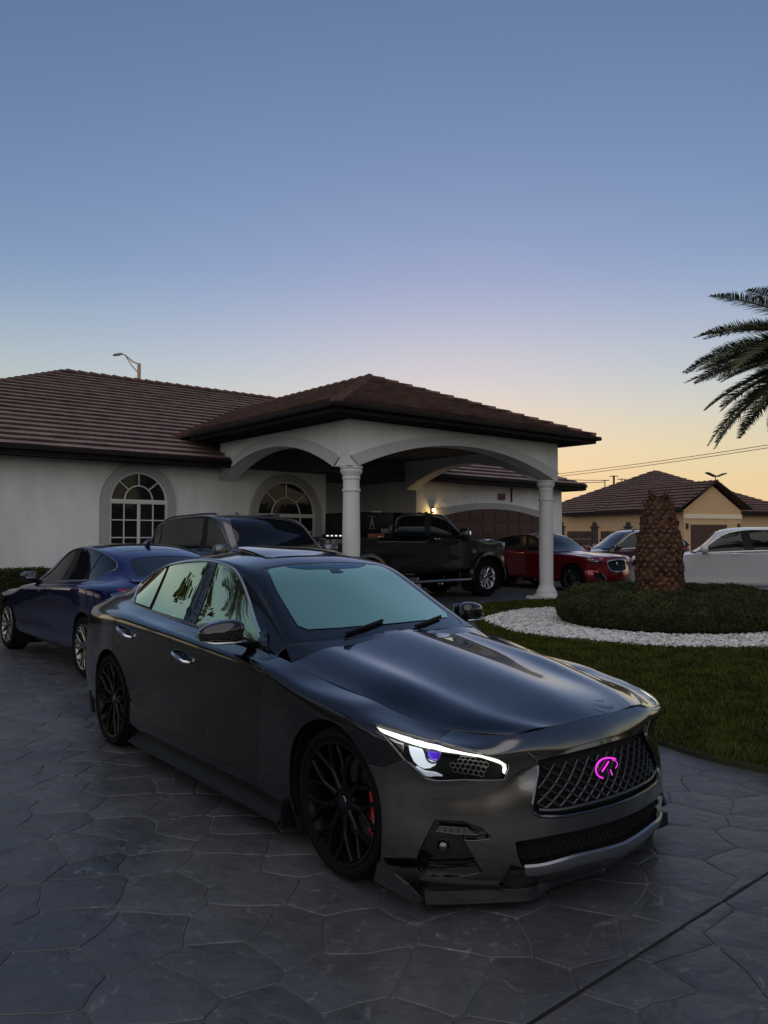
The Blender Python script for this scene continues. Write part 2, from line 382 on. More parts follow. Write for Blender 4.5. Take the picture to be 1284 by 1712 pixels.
def std(n, L): return [list(L)]*n
FDX = [(0, 0), (-.012, .16), (-.045, .32), (-.10, .46), (-.19, .615), (-.315, .760), (-.47, .865), (-.66, .905)]
def hero_nets():
    """control points of a low four-door saloon; x forward from the front axle, y right, z up"""
    S = []                                            # stations front centre -> right side -> rear centre; rails sill -> belt
    noses = [.80, .86, .872, .868, .845]; zs = [.085, .16, .26, .37, .475]
    r5 = [(.795, 0, .575), (.783, .16, .575), (.758, .32, .575), (.716, .475, .576), (.648, .64, .582), (.53, .795, .602), (.37, .882, .635), (.18, .907, .655)]
    r6 = [(.772, 0, .633), (.762, .16, .633), (.745, .325, .63), (.712, .498, .636), (.652, .662, .651), (.533, .798, .676), (.37, .862, .705), (.18, .888, .730)]
    r7 = [(.745, 0, .683), (.738, .16, .682), (.722, .33, .680), (.692, .495, .679), (.612, .615, .683), (.486, .722, .698), (.327, .768, .724), (.157, .800, .755)]
    r8 = [(.712, 0, .714), (.708, .155, .713), (.697, .325, .708), (.668, .465, .703), (.580, .575, .704), (.455, .655, .716), (.30, .70, .735), (.145, .722, .762)]
    for i, (dx, y) in enumerate(FDX):
        pts = []
        for j in range(5):
            ys = y*(.93 if j == 0 else .975 if j == 1 else 1); zz = zs[j]+(.012*i/7*j)
            pts.append((noses[j]+dx*(1 if j > 0 else .97), ys, zz))
        S.append(pts+[r5[i], r6[i], r7[i], r8[i]])
    side = [
     (0,     [.80, .865, .885, .895, .903, .905, .884, .825, .738], [.12, .18, .27, .41, .55, .672, .752, .782, .787]),
     (-.35,  [.80, .862, .883, .888, .902, .905, .895, .833, .755], [.12, .18, .27, .41, .56, .70, .790, .814, .830]),
     (-.66,  [.80, .860, .882, .880, .893, .902, .901, .845, .772], [.13, .19, .27, .41, .58, .74, .843, .872, .886]),
     (-1.2,  [.80, .860, .882, .878, .890, .902, .905, .848, .783], [.13, .19, .27, .42, .60, .765, .878, .907, .926]),
     (-1.74, [.80, .860, .882, .878, .890, .903, .907, .848, .783], [.13, .19, .27, .42, .60, .78, .905, .935, .957]),
     (-2.3,  [.80, .860, .882, .882, .897, .907, .908, .845, .774], [.13, .19, .27, .42, .61, .80, .930, .966, .992]),
     (-2.6,  [.80, .860, .885, .892, .906, .911, .906, .838, .762], [.13, .19, .27, .43, .62, .815, .945, .985, .1015*10]),
     (-2.85, [.80, .860, .885, .895, .909, .912, .900, .826, .742], [.14, .20, .28, .44, .63, .82, .950, .993, 1.028]),
     (-3.2,  [.79, .850, .872, .882, .892, .892, .872, .790, .70], [.16, .22, .30, .45, .63, .82, .945, .999, 1.038]),
     (-3.55, [.755, .805, .825, .838, .842, .834, .805, .72, .63], [.19, .25, .33, .46, .63, .80, .930, .995, 1.040]),
     (-3.78, [.64, .69, .71, .73, .735, .72, .69, .605, .52], [.20, .26, .34, .46, .62, .78, .920, .99, 1.036]),
     (-3.90, [.44, .48, .50, .52, .525, .51, .485, .43, .37], [.20, .26, .34, .46, .62, .78, .918, .988, 1.034]),
     (-3.94, [.22, .24, .25, .26, .26, .255, .24, .215, .185], [.20, .26, .34, .46, .62, .78, .917, .987, 1.033]),
     (-3.95, [0]*9, [.20, .26, .34, .46, .62, .78, .917, .987, 1.033])]
    tail = [.05, .02, .0, -.01, 0, .01, .0, .03, .08]
    for x, ys, zz in side:
        k = max(0, min(1, (-3.2-x)/.6)); S.append([(x+tail[j]*k, ys[j], zz[j]) for j in range(9)])
    # hood: stations front edge -> windscreen, rails right seam -> centre
    seam = [(.668, .465, .703), (.455, .655, .716), (.22, .708, .748), (-.03, .742, .792), (-.33, .755, .828), (-.595, .755, .868)]
    cx = [.712, .52, .27, 0, -.29, -.555]; cz = [.714, .772, .826, .876, .930, .975]; rz = [.006, .012, .020, .024, .024, .020]
    H = []
    for u in range(6):
        x0, y0, z0 = seam[u]; row = []
        for v, f in enumerate((1, .93, .83, .70, .56, .40, .2, 0)):
            y = y0*f; w = 1-f
            x = x0+(cx[u]-x0)*(1-f**2) if u < 2 else x0+(cx[u]-x0)*w
            z = z0+(cz[u]-z0)*(1-f**1.35)**1.08
            z += rz[u]*(0, .3, .9, 1.15, .35, -.05, 0, 0)[v]
            row.append((x, y, z))
        H.append(row)
    # boot lid
    D = []
    for x, y0, z0 in ((-3.42, .665, 1.040), (-3.6, .63, 1.042), (-3.74, .58, 1.042), (-3.86, .52, 1.037)):
        D.append([(x-(1-f)*.03, y0*f, z0+.018*(1-f**2)) for f in (1, .8, .55, .28, 0)])
    G = [
     [(-.715, .772, .885), (-.725, .742, .912), (-.72, .708, .934), (-.705, .665, .945), (-.640, .36, .958), (-.615, 0, .963)],
     [(-.93, .782, .897), (-.955, .728, .985), (-.965, .668, 1.048), (-.935, .617, 1.072), (-.895, .33, 1.090), (-.870, 0, 1.095)],
     [(-1.20, .785, .916), (-1.205, .716, 1.03), (-1.205, .637, 1.158), (-1.16, .577, 1.20), (-1.13, .31, 1.216), (-1.11, 0, 1.222)],
     [(-1.45, .784, .932), (-1.455, .705, 1.07), (-1.452, .610, 1.262), (-1.385, .535, 1.315), (-1.37, .29, 1.335), (-1.36, 0, 1.341)],
     [(-1.70, .783, .950), (-1.70, .699, 1.10), (-1.69, .600, 1.313), (-1.64, .533, 1.364), (-1.62, .29, 1.394), (-1.61, 0, 1.402)],
     [(-1.95, .781, .965), (-1.95, .697, 1.115), (-1.95, .597, 1.333), (-1.94, .532, 1.381), (-1.94, .29, 1.413), (-1.94, 0, 1.421)],
     [(-2.35, .775, .985), (-2.35, .692, 1.12), (-2.35, .598, 1.312), (-2.35, .530, 1.362), (-2.35, .29, 1.397), (-2.35, 0, 1.406)],
     [(-2.68, .764, 1.008), (-2.68, .688, 1.118), (-2.67, .600, 1.258), (-2.66, .523, 1.318), (-2.64, .28, 1.355), (-2.63, 0, 1.365)],
     [(-2.93, .745, 1.022), (-2.93, .678, 1.10), (-2.92, .604, 1.19), (-2.91, .517, 1.252), (-2.88, .28, 1.292), (-2.87, 0, 1.302)],
     [(-3.16, .715, 1.030), (-3.16, .662, 1.07), (-3.155, .61, 1.112), (-3.15, .535, 1.163), (-3.14, .29, 1.20), (-3.13, 0, 1.21)],
     [(-3.36, .68, 1.034), (-3.37, .65, 1.047), (-3.38, .618, 1.060), (-3.39, .57, 1.078), (-3.40, .33, 1.103), (-3.40, 0, 1.11)],
     [(-3.46, .66, 1.030), (-3.47, .635, 1.036), (-3.49, .605, 1.042), (-3.50, .575, 1.046), (-3.52, .35, 1.055), (-3.52, 0, 1.058)]]
    return S, H, D, G
class CarBody:
    def __init__(s, wx=None, wy=1, wz=None, gx=None, gz=None, gy=None):
        f = lambda tab: (lambda v: v) if tab is None else (lambda v: np.interp(v, [a for a, b in tab], [b for a, b in tab]))
        S, H, D, G = [np.array(a, float) for a in hero_nets()]
        X, Z = f(wx), f(wz); GX, GZ = f(gx or wx), f(gz or wz)
        for A in (S, H, D): A[..., 0] = X(A[..., 0]); A[..., 1] *= wy; A[..., 2] = Z(A[..., 2])
        G[..., 0] = GX(G[..., 0]); G[..., 1] *= wy; G[..., 2] = GZ(G[..., 2])
        if gy is not None:                              # wider roof: pull the upper rails outwards
            w = [1, 1, gy, gy, gy, 1]; G[..., 1] *= np.array(w)[None, :]
        s.B = Surf(S, ms=(1, 1)); s.H = Surf(H, mt=(0, 1)); s.D = Surf(D, mt=(0, 1)); s.G = Surf(G, mt=(0, 1))
    def sx(s, x, t, lo=6.2, hi=18):
        a, b = lo, hi
        for _ in range(40):
            m = (a+b)/2
            if s.B.ev([[m, t]])[0, 0] > x: a = m
            else: b = m
        return (a+b)/2
    def vline(s, x, t0, t1, n=10, lean=0, tref=4):
        """line of constant x (leaning with t) on the flank, from rail t0 to t1"""
        return [(s.sx(x+lean*(t-tref), t), t) for t in np.linspace(t0, t1, n)]
    def arch(s, cx, cz, r, a0, a1, n=22, y=None):
        """part of a wheel arch, angles in degrees from the front over the top"""
        q = [(cx+r*math.cos(R(a)), cz+r*math.sin(R(a))) for a in np.linspace(a0, a1, n)]
        return [tuple(v) for v in s.B.inv(q, p_xz, srange=(5, 18), trange=(0, 7))]

def car_root(name, label, cat, x, y, head, group=None):
    """head = heading as (x, y); the thing's origin lies on the ground under the front axle"""
    return thing(name, label, cat, (x, y, 0), math.atan2(head[1], head[0]), group)

def beam(mb, P, W, T, nrm):
    """bar with rectangular section: P points, W widths, T thicknesses, nrm thickness direction"""
    V = []; Fc = []; nrm = Vector(nrm)
    for i, p in enumerate(P):
        p = Vector(p); d = (Vector(P[min(i+1, len(P)-1)])-Vector(P[max(i-1, 0)])).normalized(); b = d.cross(nrm).normalized(); n = b.cross(d)
        w = W[i]/2; t = T[i]/2
        for a, e in ((-1, -1), (1, -1), (1, .55), (.55, 1), (-.55, 1), (-1, .55)): V.append(p+b*w*a+n*t*e)
    k = 6
    for i in range(len(P)-1):
        for j in range(k): Fc.append((i*k+j, i*k+(j+1) % k, (i+1)*k+(j+1) % k, (i+1)*k+j))
    Fc += [tuple(range(k))[::-1], tuple(range((len(P)-1)*k, len(P)*k))]
    mb.add(V, Fc)

def make_wheel(parent, x, y, Rt, w, Rr, style='y', rim=None, caliper=None, cal_label=None, side=1, disc=True, tread=True):
    """y = outer face of the tyre (car right positive); builds wheel > tyre, disc, caliper, cap"""
    rim = rim or SILRIM; o = -1 if side == 1 else 1           # outer direction in blender Y
    # local mesh built with outward = +h, then laid along Y
    mb = MB()
    mb.lathe([(Rr-.004, -w+.03), (Rr-.02, -w+.04), (Rr-.035, -w*.5), (Rr-.03, -.05), (Rr-.016, -.022), (Rr-.012, -.006), (Rr+.002, -.002), (Rr+.006, -.010), (Rr, -.022)], 48)
    def pt(r, a, h): return Vector((r*math.cos(a), r*math.sin(a), h))
    if style == 'y':
        n = 9
        for i in range(n):
            a = 2*math.pi*i/n
            beam(mb, [pt(.055, a, -.042), pt(.11, a, -.036), pt(.155, a, -.026)], [.034, .024, .026], [.04, .032, .028], (0, 0, 1))
            for sg in (-1, 1):
                beam(mb, [pt(.14, a+sg*.01, -.030), pt(.185, a+sg*.11, -.022), pt(Rr-.016, a+sg*.23, -.012)], [.016, .014, .017], [.026, .024, .022], (0, 0, 1))
        mb.lathe([(.0, -.028), (.045, -.028), (.07, -.034), (.078, -.05), (.078, -.09), (0, -.09)], 30)
    elif style == 'v':
        n = 5
        for i in range(n):
            a = 2*math.pi*i/n
            for sg in (-1, 1):
                beam(mb, [pt(.045, a+sg*.25, -.045), pt(.14, a+sg*.20, -.030), pt(Rr-.014, a+sg*.13, -.010)], [.034, .024, .022], [.03, .026, .02], (0, 0, 1))
                beam(mb, [pt(.13, a+sg*.21, -.034), pt(.19, a+sg*.36, -.026), pt(Rr-.014, a+sg*.50, -.012)], [.016, .016, .018], [.022, .02, .018], (0, 0, 1))
        mb.lathe([(0, -.035), (.05, -.035), (.072, -.05), (.072, -.09), (0, -.09)], 30)
    else:                                               # many thin paired spokes, deep dish
        n = 12 if style == 'm' else 10
        for i in range(n):
            a = 2*math.pi*i/n
            for sg in (-1, 1):
                beam(mb, [pt(.05, a+sg*.10, -.07), pt(.15, a+sg*.06, -.062), pt(Rr-.03, a+sg*.075, -.035)], [.018, .018, .022], [.03, .026, .022], (0, 0, 1))
        mb.lathe([(0, -.045), (.05, -.045), (.075, -.06), (.08, -.1), (0, -.1)], 30)
    M = Matrix(((1, 0, 0, x), (0, 0, o, -y), (0, 1, 0, Rt), (0, 0, 0, 1)))
    def lay(b): b.V = [tuple(M@Vector(v)) for v in b.V]; return b
    wh = lay(mb).build('wheel', rim, parent, auto=35)
    t = MB(); hw = w/2; k = Rt-Rr
    prof = [(Rr-.006, -.012), (Rr+.012, -.004), (Rr+k*.35, .004), (Rr+k*.68, .001), (Rt-.022, -.012), (Rt-.007, -.028), (Rt, -.05)]
    if tread:
        for g in (.28, .5, .72): prof += [(Rt, -w*g+.006), (Rt-.008, -w*g+.005), (Rt-.008, -w*g-.005), (Rt, -w*g-.006)]
    prof += [(Rt, -w+.05), (Rt-.012, -w+.02), (Rr+k*.5, -w), (Rr-.006, -w+.015)]
    t.lathe(prof, 56); lay(t).build('tyre', RUBBER, wh, auto=40)
    if disc:
        d = MB(); d.lathe([(.06, -.135), (Rr*.72, -.135), (Rr*.72, -.16), (.06, -.16)], 40, close=True); lay(d).build('brake_disc', DISC, wh, auto=40)
    c = MB(); c.lathe([(0, -.024), (.026, -.024), (.03, -.03)], 20)
    for i in range(5):
        a = 2*math.pi*(i+.5)/5; c.lathe([(0, -.030), (.008, -.030), (.009, -.05)], 6, c=(.052*math.cos(a), .052*math.sin(a), 0))
    lay(c).build('centre_cap', DARKCH, wh, auto=35)
    if caliper:
        b = MB(); V = []; Fc = []
        ar = np.linspace(R(caliper[0]), R(caliper[1]), 9); r0, r1 = Rr*.56, Rr*.86
        for a in ar:
            for r, h in ((r0, -.16), (r0, -.075), (r0+.015, -.062), (r1-.012, -.062), (r1, -.075), (r1, -.16)): V.append(pt(r, a, h))
        for i in range(8):
            for j in range(6): Fc.append((i*6+j, i*6+(j+1) % 6, (i+1)*6+(j+1) % 6, (i+1)*6+j))
        Fc += [tuple(range(6)), tuple(range(48, 54))[::-1]]
        b.add(V, Fc); lay(b).build('brake_caliper', REDCAL, wh, auto=40)
        l = MB()
        for f in (.28, .42, .56, .70):
            a = R(caliper[0]+(caliper[1]-caliper[0])*f); l.box(pt((r0+r1)/2, a, -.0605), (.006, .022, .003), Matrix.Rotation(a, 3, 'Z'))
        lay(l).build('caliper_lettering', mat('white_print', (.7, .7, .7), rough=.4), wh)
    return wh

def wheel_well(parent, x, y, r, depth, zc):
    """black liner over the wheel, both sides"""
    for sg in SIDE:
        V = []; Fc = []; n = 20
        for i in range(n+1):
            a = R(-35+250*i/n)
            for yy in (y, y-depth): V.append((x+r*math.cos(a), -sg*yy, zc+r*math.sin(a)))
        for i in range(n): Fc.append((2*i, 2*i+1, 2*i+3, 2*i+2))
        V += [(x, -sg*(y-depth), zc)]; c = len(V)-1
        for i in range(n): Fc.append((2*i+1, 2*i+3, c))
        new_mesh('wheel_arch_liner', V, Fc, VOID, parent)
# ------------------------------------------------------------ the dark grey saloon in front
HX, HY, HTH = .4815, 4.0665, .6784
hh = np.array([math.sin(HTH), -math.cos(HTH)]); hr = np.array([-math.cos(HTH), -math.sin(HTH)])
CAMC = np.array([np.dot([-HX, -HY], hh), np.dot([-HX, -HY], hr), CAM_H])     # camera in car axes
def p_px(P):
    """where a point of this car stands in the photograph"""
    X = HX+P[:, 0]*hh[0]+P[:, 1]*hr[0]; Y = HY+P[:, 0]*hh[1]+P[:, 1]*hr[1]; Z = P[:, 2]-CAM_H
    c, s = math.cos(PITCH), math.sin(PITCH); d = Y*c+Z*s; u = -Y*s+Z*c
    return np.stack([642+CAM_F*X/d, 856-CAM_F*u/d], 1)
def ray_at(px, py, **k):
    u = (px-642)/CAM_F; v = (856-py)/CAM_F; c, s = math.cos(PITCH), math.sin(PITCH); w = np.array([u, c-v*s, s+v*c])
    d = np.array([w[:2]@hh, w[:2]@hr, w[2]]); (ax, val), = k.items(); i = 'xyz'.index(ax)
    return CAMC+(val-CAMC[i])/d[i]*d
HERO_ST = {}
def build_hero():
    cb = CarBody(); B, H, D, G = cb.B, cb.H, cb.D, cb.G
    root = car_root('sedan', 'dark grey saloon with lit headlights and a glowing pink badge, nearest car on the driveway', 'car', HX, HY, hh)
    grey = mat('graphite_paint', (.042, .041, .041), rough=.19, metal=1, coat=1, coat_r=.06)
    grey_lit = mat('graphite_paint_lit', (.19, .18, .175), rough=.2, metal=1, coat=1, coat_r=.01)  # door graphite with a lighter base: brighter light on the nose painted in
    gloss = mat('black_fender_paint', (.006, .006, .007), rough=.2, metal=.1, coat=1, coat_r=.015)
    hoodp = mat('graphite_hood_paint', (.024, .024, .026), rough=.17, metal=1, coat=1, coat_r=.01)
    BX = lambda L, sr=(0, 18), tr=(0, 8): [tuple(v) for v in B.inv(L, p_px, srange=sr, trange=tr, cam=CAMC)]
    GX = lambda L, **k: [tuple(v) for v in G.inv(L, p_px, cam=CAMC, **k)]
    n = B.n-1
    # --- lines traced on the right flank and the nose
    hl = BX([(624, 1208), (672, 1221), (731, 1237), (796, 1255), (840, 1271), (851, 1277), (852, 1286), (843, 1304), (818, 1305), (774, 1304), (731, 1306), (713, 1303), (696, 1289), (676, 1271), (654, 1245), (633, 1221)])
    i_top, i_bot = 2, 13
    seam_top = BX([(729, 1235.5), (755, 1217)])[1]; sA = seam_top[0]
    archF = cb.arch(-.045, .325, .368, 158, 40, 24)           # rear -> front of the front arch
    fb0 = archF[-1]
    fseam = BX([(613, 1298), (640, 1283), (664, 1269)])
    archF2 = cb.arch(-.045, .325, .368, 40, -28, 14)
    archF3 = cb.arch(-.045, .325, .368, 200, 158, 8)
    archR = cb.arch(-2.855, .33, .37, 205, -25, 34)
    # front grille, intake, fog pocket on the near half
    gr = BX([(1004, 1237), (960, 1249), (915, 1263), (881, 1258), (897, 1272), (902, 1284), (895, 1320), (889, 1352), (897, 1365), (925, 1366), (953, 1364), (990, 1355)], sr=(0, 5), tr=(1, 7.9))
    def toC(L, ta, tb): L = list(L); L[0] = (0, L[0][1]+ta); L[-1] = (0, L[-1][1]+tb); return L
    gr = [(0, gr[0][1]+.02)]+gr[1:-1]+[(0, gr[-2][1]+.10)]
    ik = BX([(1000, 1377), (930, 1396), (862, 1408), (866, 1430), (873, 1449), (886, 1449), (953, 1433), (1000, 1418)], sr=(0, 5), tr=(0, 5))
    ik = [(0, ik[1][1]+.10)]+ik[1:-1]+[(0, ik[-2][1]+.05)]
    lp = BX([(873, 1449), (886, 1449), (953, 1433), (1000, 1418), (1000, 1431), (930, 1454), (880, 1463)], sr=(0, 5), tr=(0, 5))
    fog = BX([(727, 1371), (772, 1373), (805, 1384), (823, 1400), (800, 1405), (775, 1404), (790, 1430), (806, 1458), (760, 1468), (715, 1466), (699, 1455), (697, 1433), (711, 1402)], sr=(1.5, 8), tr=(0, 6))
    bot = [(s, 0) for s in np.linspace(0, archF2[-1][0], 14)]
    # front bumper with its openings; the grille and intake are notches on the centre line
    outer = [(0, 0)]+bot[1:]+archF2[::-1]+fseam[1:]+hl[13:12:-1]
    outer = [(0, 0)]+bot[1:]+archF2[::-1]+[fseam[1], hl[13]]+hl[12:i_top-1:-1]+[seam_top]+[(s, 8) for s in np.linspace(sA, 0, 10)][1:]
    gl = [gr[0]]+gr[1:]; il = ik
    outer += [gr[0]]+gr[1:]+[ik[0]]+ik[1:]
    for sd in SIDE:
        if sd == 1: panel(B, [outer, fog], 'front_bumper', grey_lit, root, h=.03, side=0)
        fender = [seam_top]+[hl[2], hl[1], hl[0]]+hl[:13:-1]+[hl[13], fseam[1]]+archF[::-1]+archF3[::-1]
        s_d = cb.sx(-.695, 2)
        doorline = BX([(431, 1299), (432, 1245), (433, 1196), (438, 1150), (442, 1115)])
        fender += [(archF3[0][0]+.02, 0), (cb.sx(-.60, 0), 0), (doorline[0][0], 2)]+doorline+[(doorline[-1][0]-.02, 8)]+[(s, 8) for s in np.linspace(doorline[-1][0]-.03, sA, 16)][:-1]
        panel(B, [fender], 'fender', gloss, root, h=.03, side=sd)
        # doors
        mid = BX([(285, 1149), (288, 1099), (294, 1056)]); smid0 = cb.sx(-1.79, 2)
        midline = [(smid0, 2), (cb.sx(-1.785, 3), 3)]+mid+[(cb.sx(-1.66, 8), 8)]
        rear = [(cb.sx(-2.35, 2), 2), (cb.sx(-2.41, 2.5), 2.5), (cb.sx(-2.455, 3.1), 3.1), (cb.sx(-2.50, 4), 4), (cb.sx(-2.60, 4.7), 4.7)]+BX([(193, 1087), (190, 1062), (195, 1025)])+[(cb.sx(-2.72, 8), 8)]
        fd = [(s, 2) for s in np.linspace(doorline[0][0], smid0, 8)]+midline[1:]+[(s, 8) for s in np.linspace(midline[-1][0], doorline[-1][0]-.02, 10)][1:]+doorline[::-1]
        d1 = panel(B, [fd], 'front_door', grey, root, h=.04, side=sd)
        rd = [(s, 2) for s in np.linspace(smid0, rear[0][0], 6)]+rear[1:]+[(s, 8) for s in np.linspace(rear[-1][0], midline[-1][0], 10)][1:]+midline[::-1][1:-1]
        d2 = panel(B, [rd], 'rear_door', grey, root, h=.04, side=sd)
        sill = [(cb.sx(-.60, 0), 0), (doorline[0][0], 2)]+[(s, 2) for s in np.linspace(doorline[0][0], rear[0][0], 14)][1:]+[(cb.sx(-2.41, 2.5), 2.5)]+cb.arch(-2.855, .33, .37, 8, -25, 6)+[(cb.sx(-2.49, 0), 0)]
        panel(B, [sill], 'side_skirt', grey, root, h=.05, side=sd)
        q = [rear[1], rear[2]]+rear[3:]+[(s, 8) for s in np.linspace(rear[-1][0], n, 14)][1:]+[(n, 6), (n, 3), (n, 0)]+[(s, 0) for s in np.linspace(n, archR[0][0], 10)][1:]+archR[:-6]
        tl = [(17.2, 6.55), (18.6, 6.6), (19.6, 6.3), (19.6, 5.6), (18.2, 5.7), (17.2, 6.2)]
        panel(B, [q, tl], 'rear_quarter', grey, root, h=.05, side=sd)
        panel(B, [tl], 'tail_light', REDLENS, root, h=.05, side=sd, off=-.004)
        # black shell behind the gaps
        shell = [(0, 0)]+bot[1:]+archF2[::-1]+archF[::-1]+archF3[::-1]+[(s, 0) for s in np.linspace(cb.sx(-.5, 0), cb.sx(-2.4, 0), 8)]+archR[::-1]+[(n, 0), (n, 8), (0, 8)]
        panel(B, [shell, fog, ], 'inner_shell', VOID, root, h=.08, side=sd, off=-.045, lip=False)
        # hood half and the panel filling below the windscreen
    # hood: one panel over both halves
    hood_l = [(0, 0), (5, 0), (5, 7), (0, 7)]
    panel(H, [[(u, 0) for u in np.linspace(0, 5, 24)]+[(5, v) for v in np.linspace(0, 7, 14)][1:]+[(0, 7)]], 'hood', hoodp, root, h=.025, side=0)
    panel(D, [[(0, 0), (3, 0), (3, 4), (0, 4)]], 'boot_lid', grey, root, side=0)
    # --- greenhouse
    dlo = GX([(221, 1011), (229, 986), (233, 978), (243, 966), (260, 956), (281, 945), (301, 940), (344, 937), (372, 942), (391, 950.5), (403, 967), (411, 987), (420, 1013), (435, 1058), (444.5, 1092), (430, 1090)], srange=(0, 9.6), trange=(0, 3.4))
    dlo = [(dlo[0][0], .14)]+dlo[1:-2]+[(dlo[-2][0], .16)]
    wsr = GX([(423, 957), (437, 997), (454, 1036), (469, 1071), (480, 1080)], srange=(0, 4), trange=(2.5, 5))
    tw = 3.12
    ws = [(3.12, 5), (3.10, 4), (3.05, 3.35), (2.6, 3.16), (2, 3.12), (1, 3.12), (.35, 3.1), (.12, 3.25), (.10, 4), (.10, 5)]
    wsg = [(3.03, 5), (3.01, 4), (2.96, 3.50), (2.85, 3.36), (2, 3.30), (1, 3.29), (.60, 3.30), (.42, 3.45), (.36, 4), (.34, 5)]
    rg = [(8.25, 5), (8.3, 4), (8.35, 3.4), (9.2, 3.25), (10.2, 3.3), (10.3, 4), (10.3, 5)]
    film = coated_glass('mirror_film_side', (.95, 1, .46), (1, 1, .62), .012)
    film2 = coated_glass('mirror_film_screen', (.72, .95, .57), (.8, 1, .66), .02)
    for sd in SIDE:
        body = [(0, 0), (11, 0), (11, 5)]+[rg[-1]]+rg[::-1][1:]+[ws[0]]+ws[1:]+[(0, 5)]
        if sd == 1:
            panel(G, [body, dlo], 'roof', grey, root, h=.035, side=0)
            panel(G, [ws+[]], 'windscreen_surround', GLOSSB, root, h=.05, side=0, off=-.003)
            panel(G, [wsg], 'windscreen', film2, root, h=.04, side=0, off=.0015, lip=False)
            panel(G, [rg], 'rear_window', TGLASS, root, h=.05, side=0, off=-.003)
        panel(G, [dlo], 'window_frame', BLACK, root, h=.05, side=sd, off=-.014, lip=False)
        # panes: rear quarter, rear door, front door
        div = GX([(280, 950), (251, 1019)], srange=(4, 9.6), trange=(0, 3)); bp = GX([(346, 943), (304, 1040)], srange=(3, 8), trange=(0, 3)); ap = GX([(360, 945), (322, 1048)], srange=(2, 8), trange=(0, 3))
        def cut(lo, hi):                                     # the part of the opening between two leaning lines
            def sid(line, p): (a, b), (c, d) = line; t = (p[1]-b)/(d-b) if d != b else 0; return p[0]-(a+(c-a)*t)
            P = [np.array(p) for p in dens(dlo, .03)]
            P = [np.array((p[0], p[1])) for p in P]
            for line, sg in ((lo, -1), (hi, 1)):
                if line is None: continue
                Q = []
                for i in range(len(P)):
                    a, b = P[i], P[(i+1) % len(P)]; fa, fb = sg*sid(line, a), sg*sid(line, b)
                    if fa >= 0: Q.append(a)
                    if fa*fb < 0: Q.append(a+(b-a)*fa/(fa-fb))
                P = Q
            return P
        def shrink(P, d):
            P = np.array(P); c = P.mean(0); return c+(P-c)*(1-d)
        panel(G, [shrink(cut(None, div), .10)], 'quarter_window', film, root, h=.06, side=sd, off=-.006, lip=False)
        panel(G, [shrink(cut(div, bp), .045)], 'rear_door_window', film, root, h=.06, side=sd, off=-.006, lip=False)
        panel(G, [shrink(cut(ap, None), .035)], 'front_door_window', film, root, h=.06, side=sd, off=-.006, lip=False)
        pil = cut(bp, ap)
        if len(pil) > 3: panel(G, [shrink(pil, .0)], 'door_pillar', GLOSSB, root, h=.06, side=sd, off=-.004, depth=.004)
        chl = smooth_line(dlo[:-1], 1)
        ribbon(G, chl, 'window_trim', mat('satin_chrome', (.8, .8, .8), rough=.28, metal=1), root, w=.017, h=.005, off=.001, side=sd)
        ribbon(G, [(s, .14) for s in np.linspace(dlo[-1][0], dlo[0][0], 30)], 'belt_trim', DARKCH, root, w=.012, h=.005, side=sd)
    HERO_ST.update(dlo=dlo, div=div, bp=bp, ap=ap, hl=hl)
    # cowl panel, wipers
    cw = MB()
    for sd in SIDE:
        ribbon(G, [(.05+.03*(v-3)/2, v) for v in np.linspace(3.05, 5, 10)], 'c', BLACK, root, w=.09, h=.012, off=-.02, side=sd, mb=cw)
    cw.build('cowl_panel', BLACK, root, auto=40)
    for (a, b) in (((.10, 4.0), (.42, 4.85)), ((.12, 4.6), (.40, 3.72))):
        wm = MB(); ribbon(G, [tuple(np.array(a)+(np.array(b)-np.array(a))*k) for k in np.linspace(0, 1, 8)], 'w', BLACK, root, w=.018, h=.012, off=.012, side=1 if b[1] > a[1] else -1, mb=wm)
        wm.build('wiper', BLACK, root)
    cp = []; 
    for v in np.linspace(0, 7, 12): cp.append(H.ev([[5, v]])[0]+[.01, 0, -.012])
    cq = [G.ev([[.16, 2.35+2.65*k/11]])[0]+[0, 0, -.006] for k in range(12)]
    for sd in SIDE:
        V = [(p[0], -sd*p[1], p[2]) for p in cp+cq]; new_mesh('cowl_filler', V, [(i, i+1, 13+i, 12+i) for i in range(11)], GLOSSB, root, smooth=True)
    # rain sensor patch and mirror foot behind the screen top
    panel(G, [[(3.0, 5), (2.99, 3.9), (2.90, 3.95), (2.74, 4.3), (2.70, 5)]], 'sensor_patch', coated_glass('screen_patch', (.10, .20, .21), (.16, .27, .29), .03), root, off=.003, side=0, lip=False)
    panel(G, [[(2.80, 5), (2.80, 4.90), (2.52, 4.84), (2.50, 5)]], 'mirror_foot', GLOSSB, root, off=.004, side=0, lip=False)
    # sunroof, tilted open
    so = panel(G, [[(3.75, 5), (3.75, 3.95), (3.85, 3.85), (5.05, 3.85), (5.15, 3.95), (5.15, 5)]], 'sunroof', GLOSSB, root, off=.006, depth=.022, side=0, h=.05)
    for v in so.data.vertices: v.co.z += max(0, -1.60-v.co.x)*.085
    panel(G, [[(3.75, 5), (3.75, 3.8), (5.2, 3.8), (5.2, 5)]], 'sunroof_opening', VOID, root, off=.002, side=0, lip=False)
    # roof aerial
    fin = MB(); blob(fin, (-2.62, .0, 1.375), (.09, .018, .045), fn=lambda p: Vector((p.x-p.z*1.0, p.y, p.z))); fin.build('roof_aerial', grey, root, smooth=True)
    # --- headlights
    led = mat('led_white', (.9, .9, .85), emit=(1, .97, .80), es=1.35, rough=.3)
    halo = mat('halo_white', (.85, .9, .9), emit=(.86, .96, 1), es=.62, rough=.3)
    purple = mat('purple_projector', (.05, .02, .5), emit=(.11, .02, .75), es=.55, rough=.08, coat=1)
    hlb = np.array(hl)
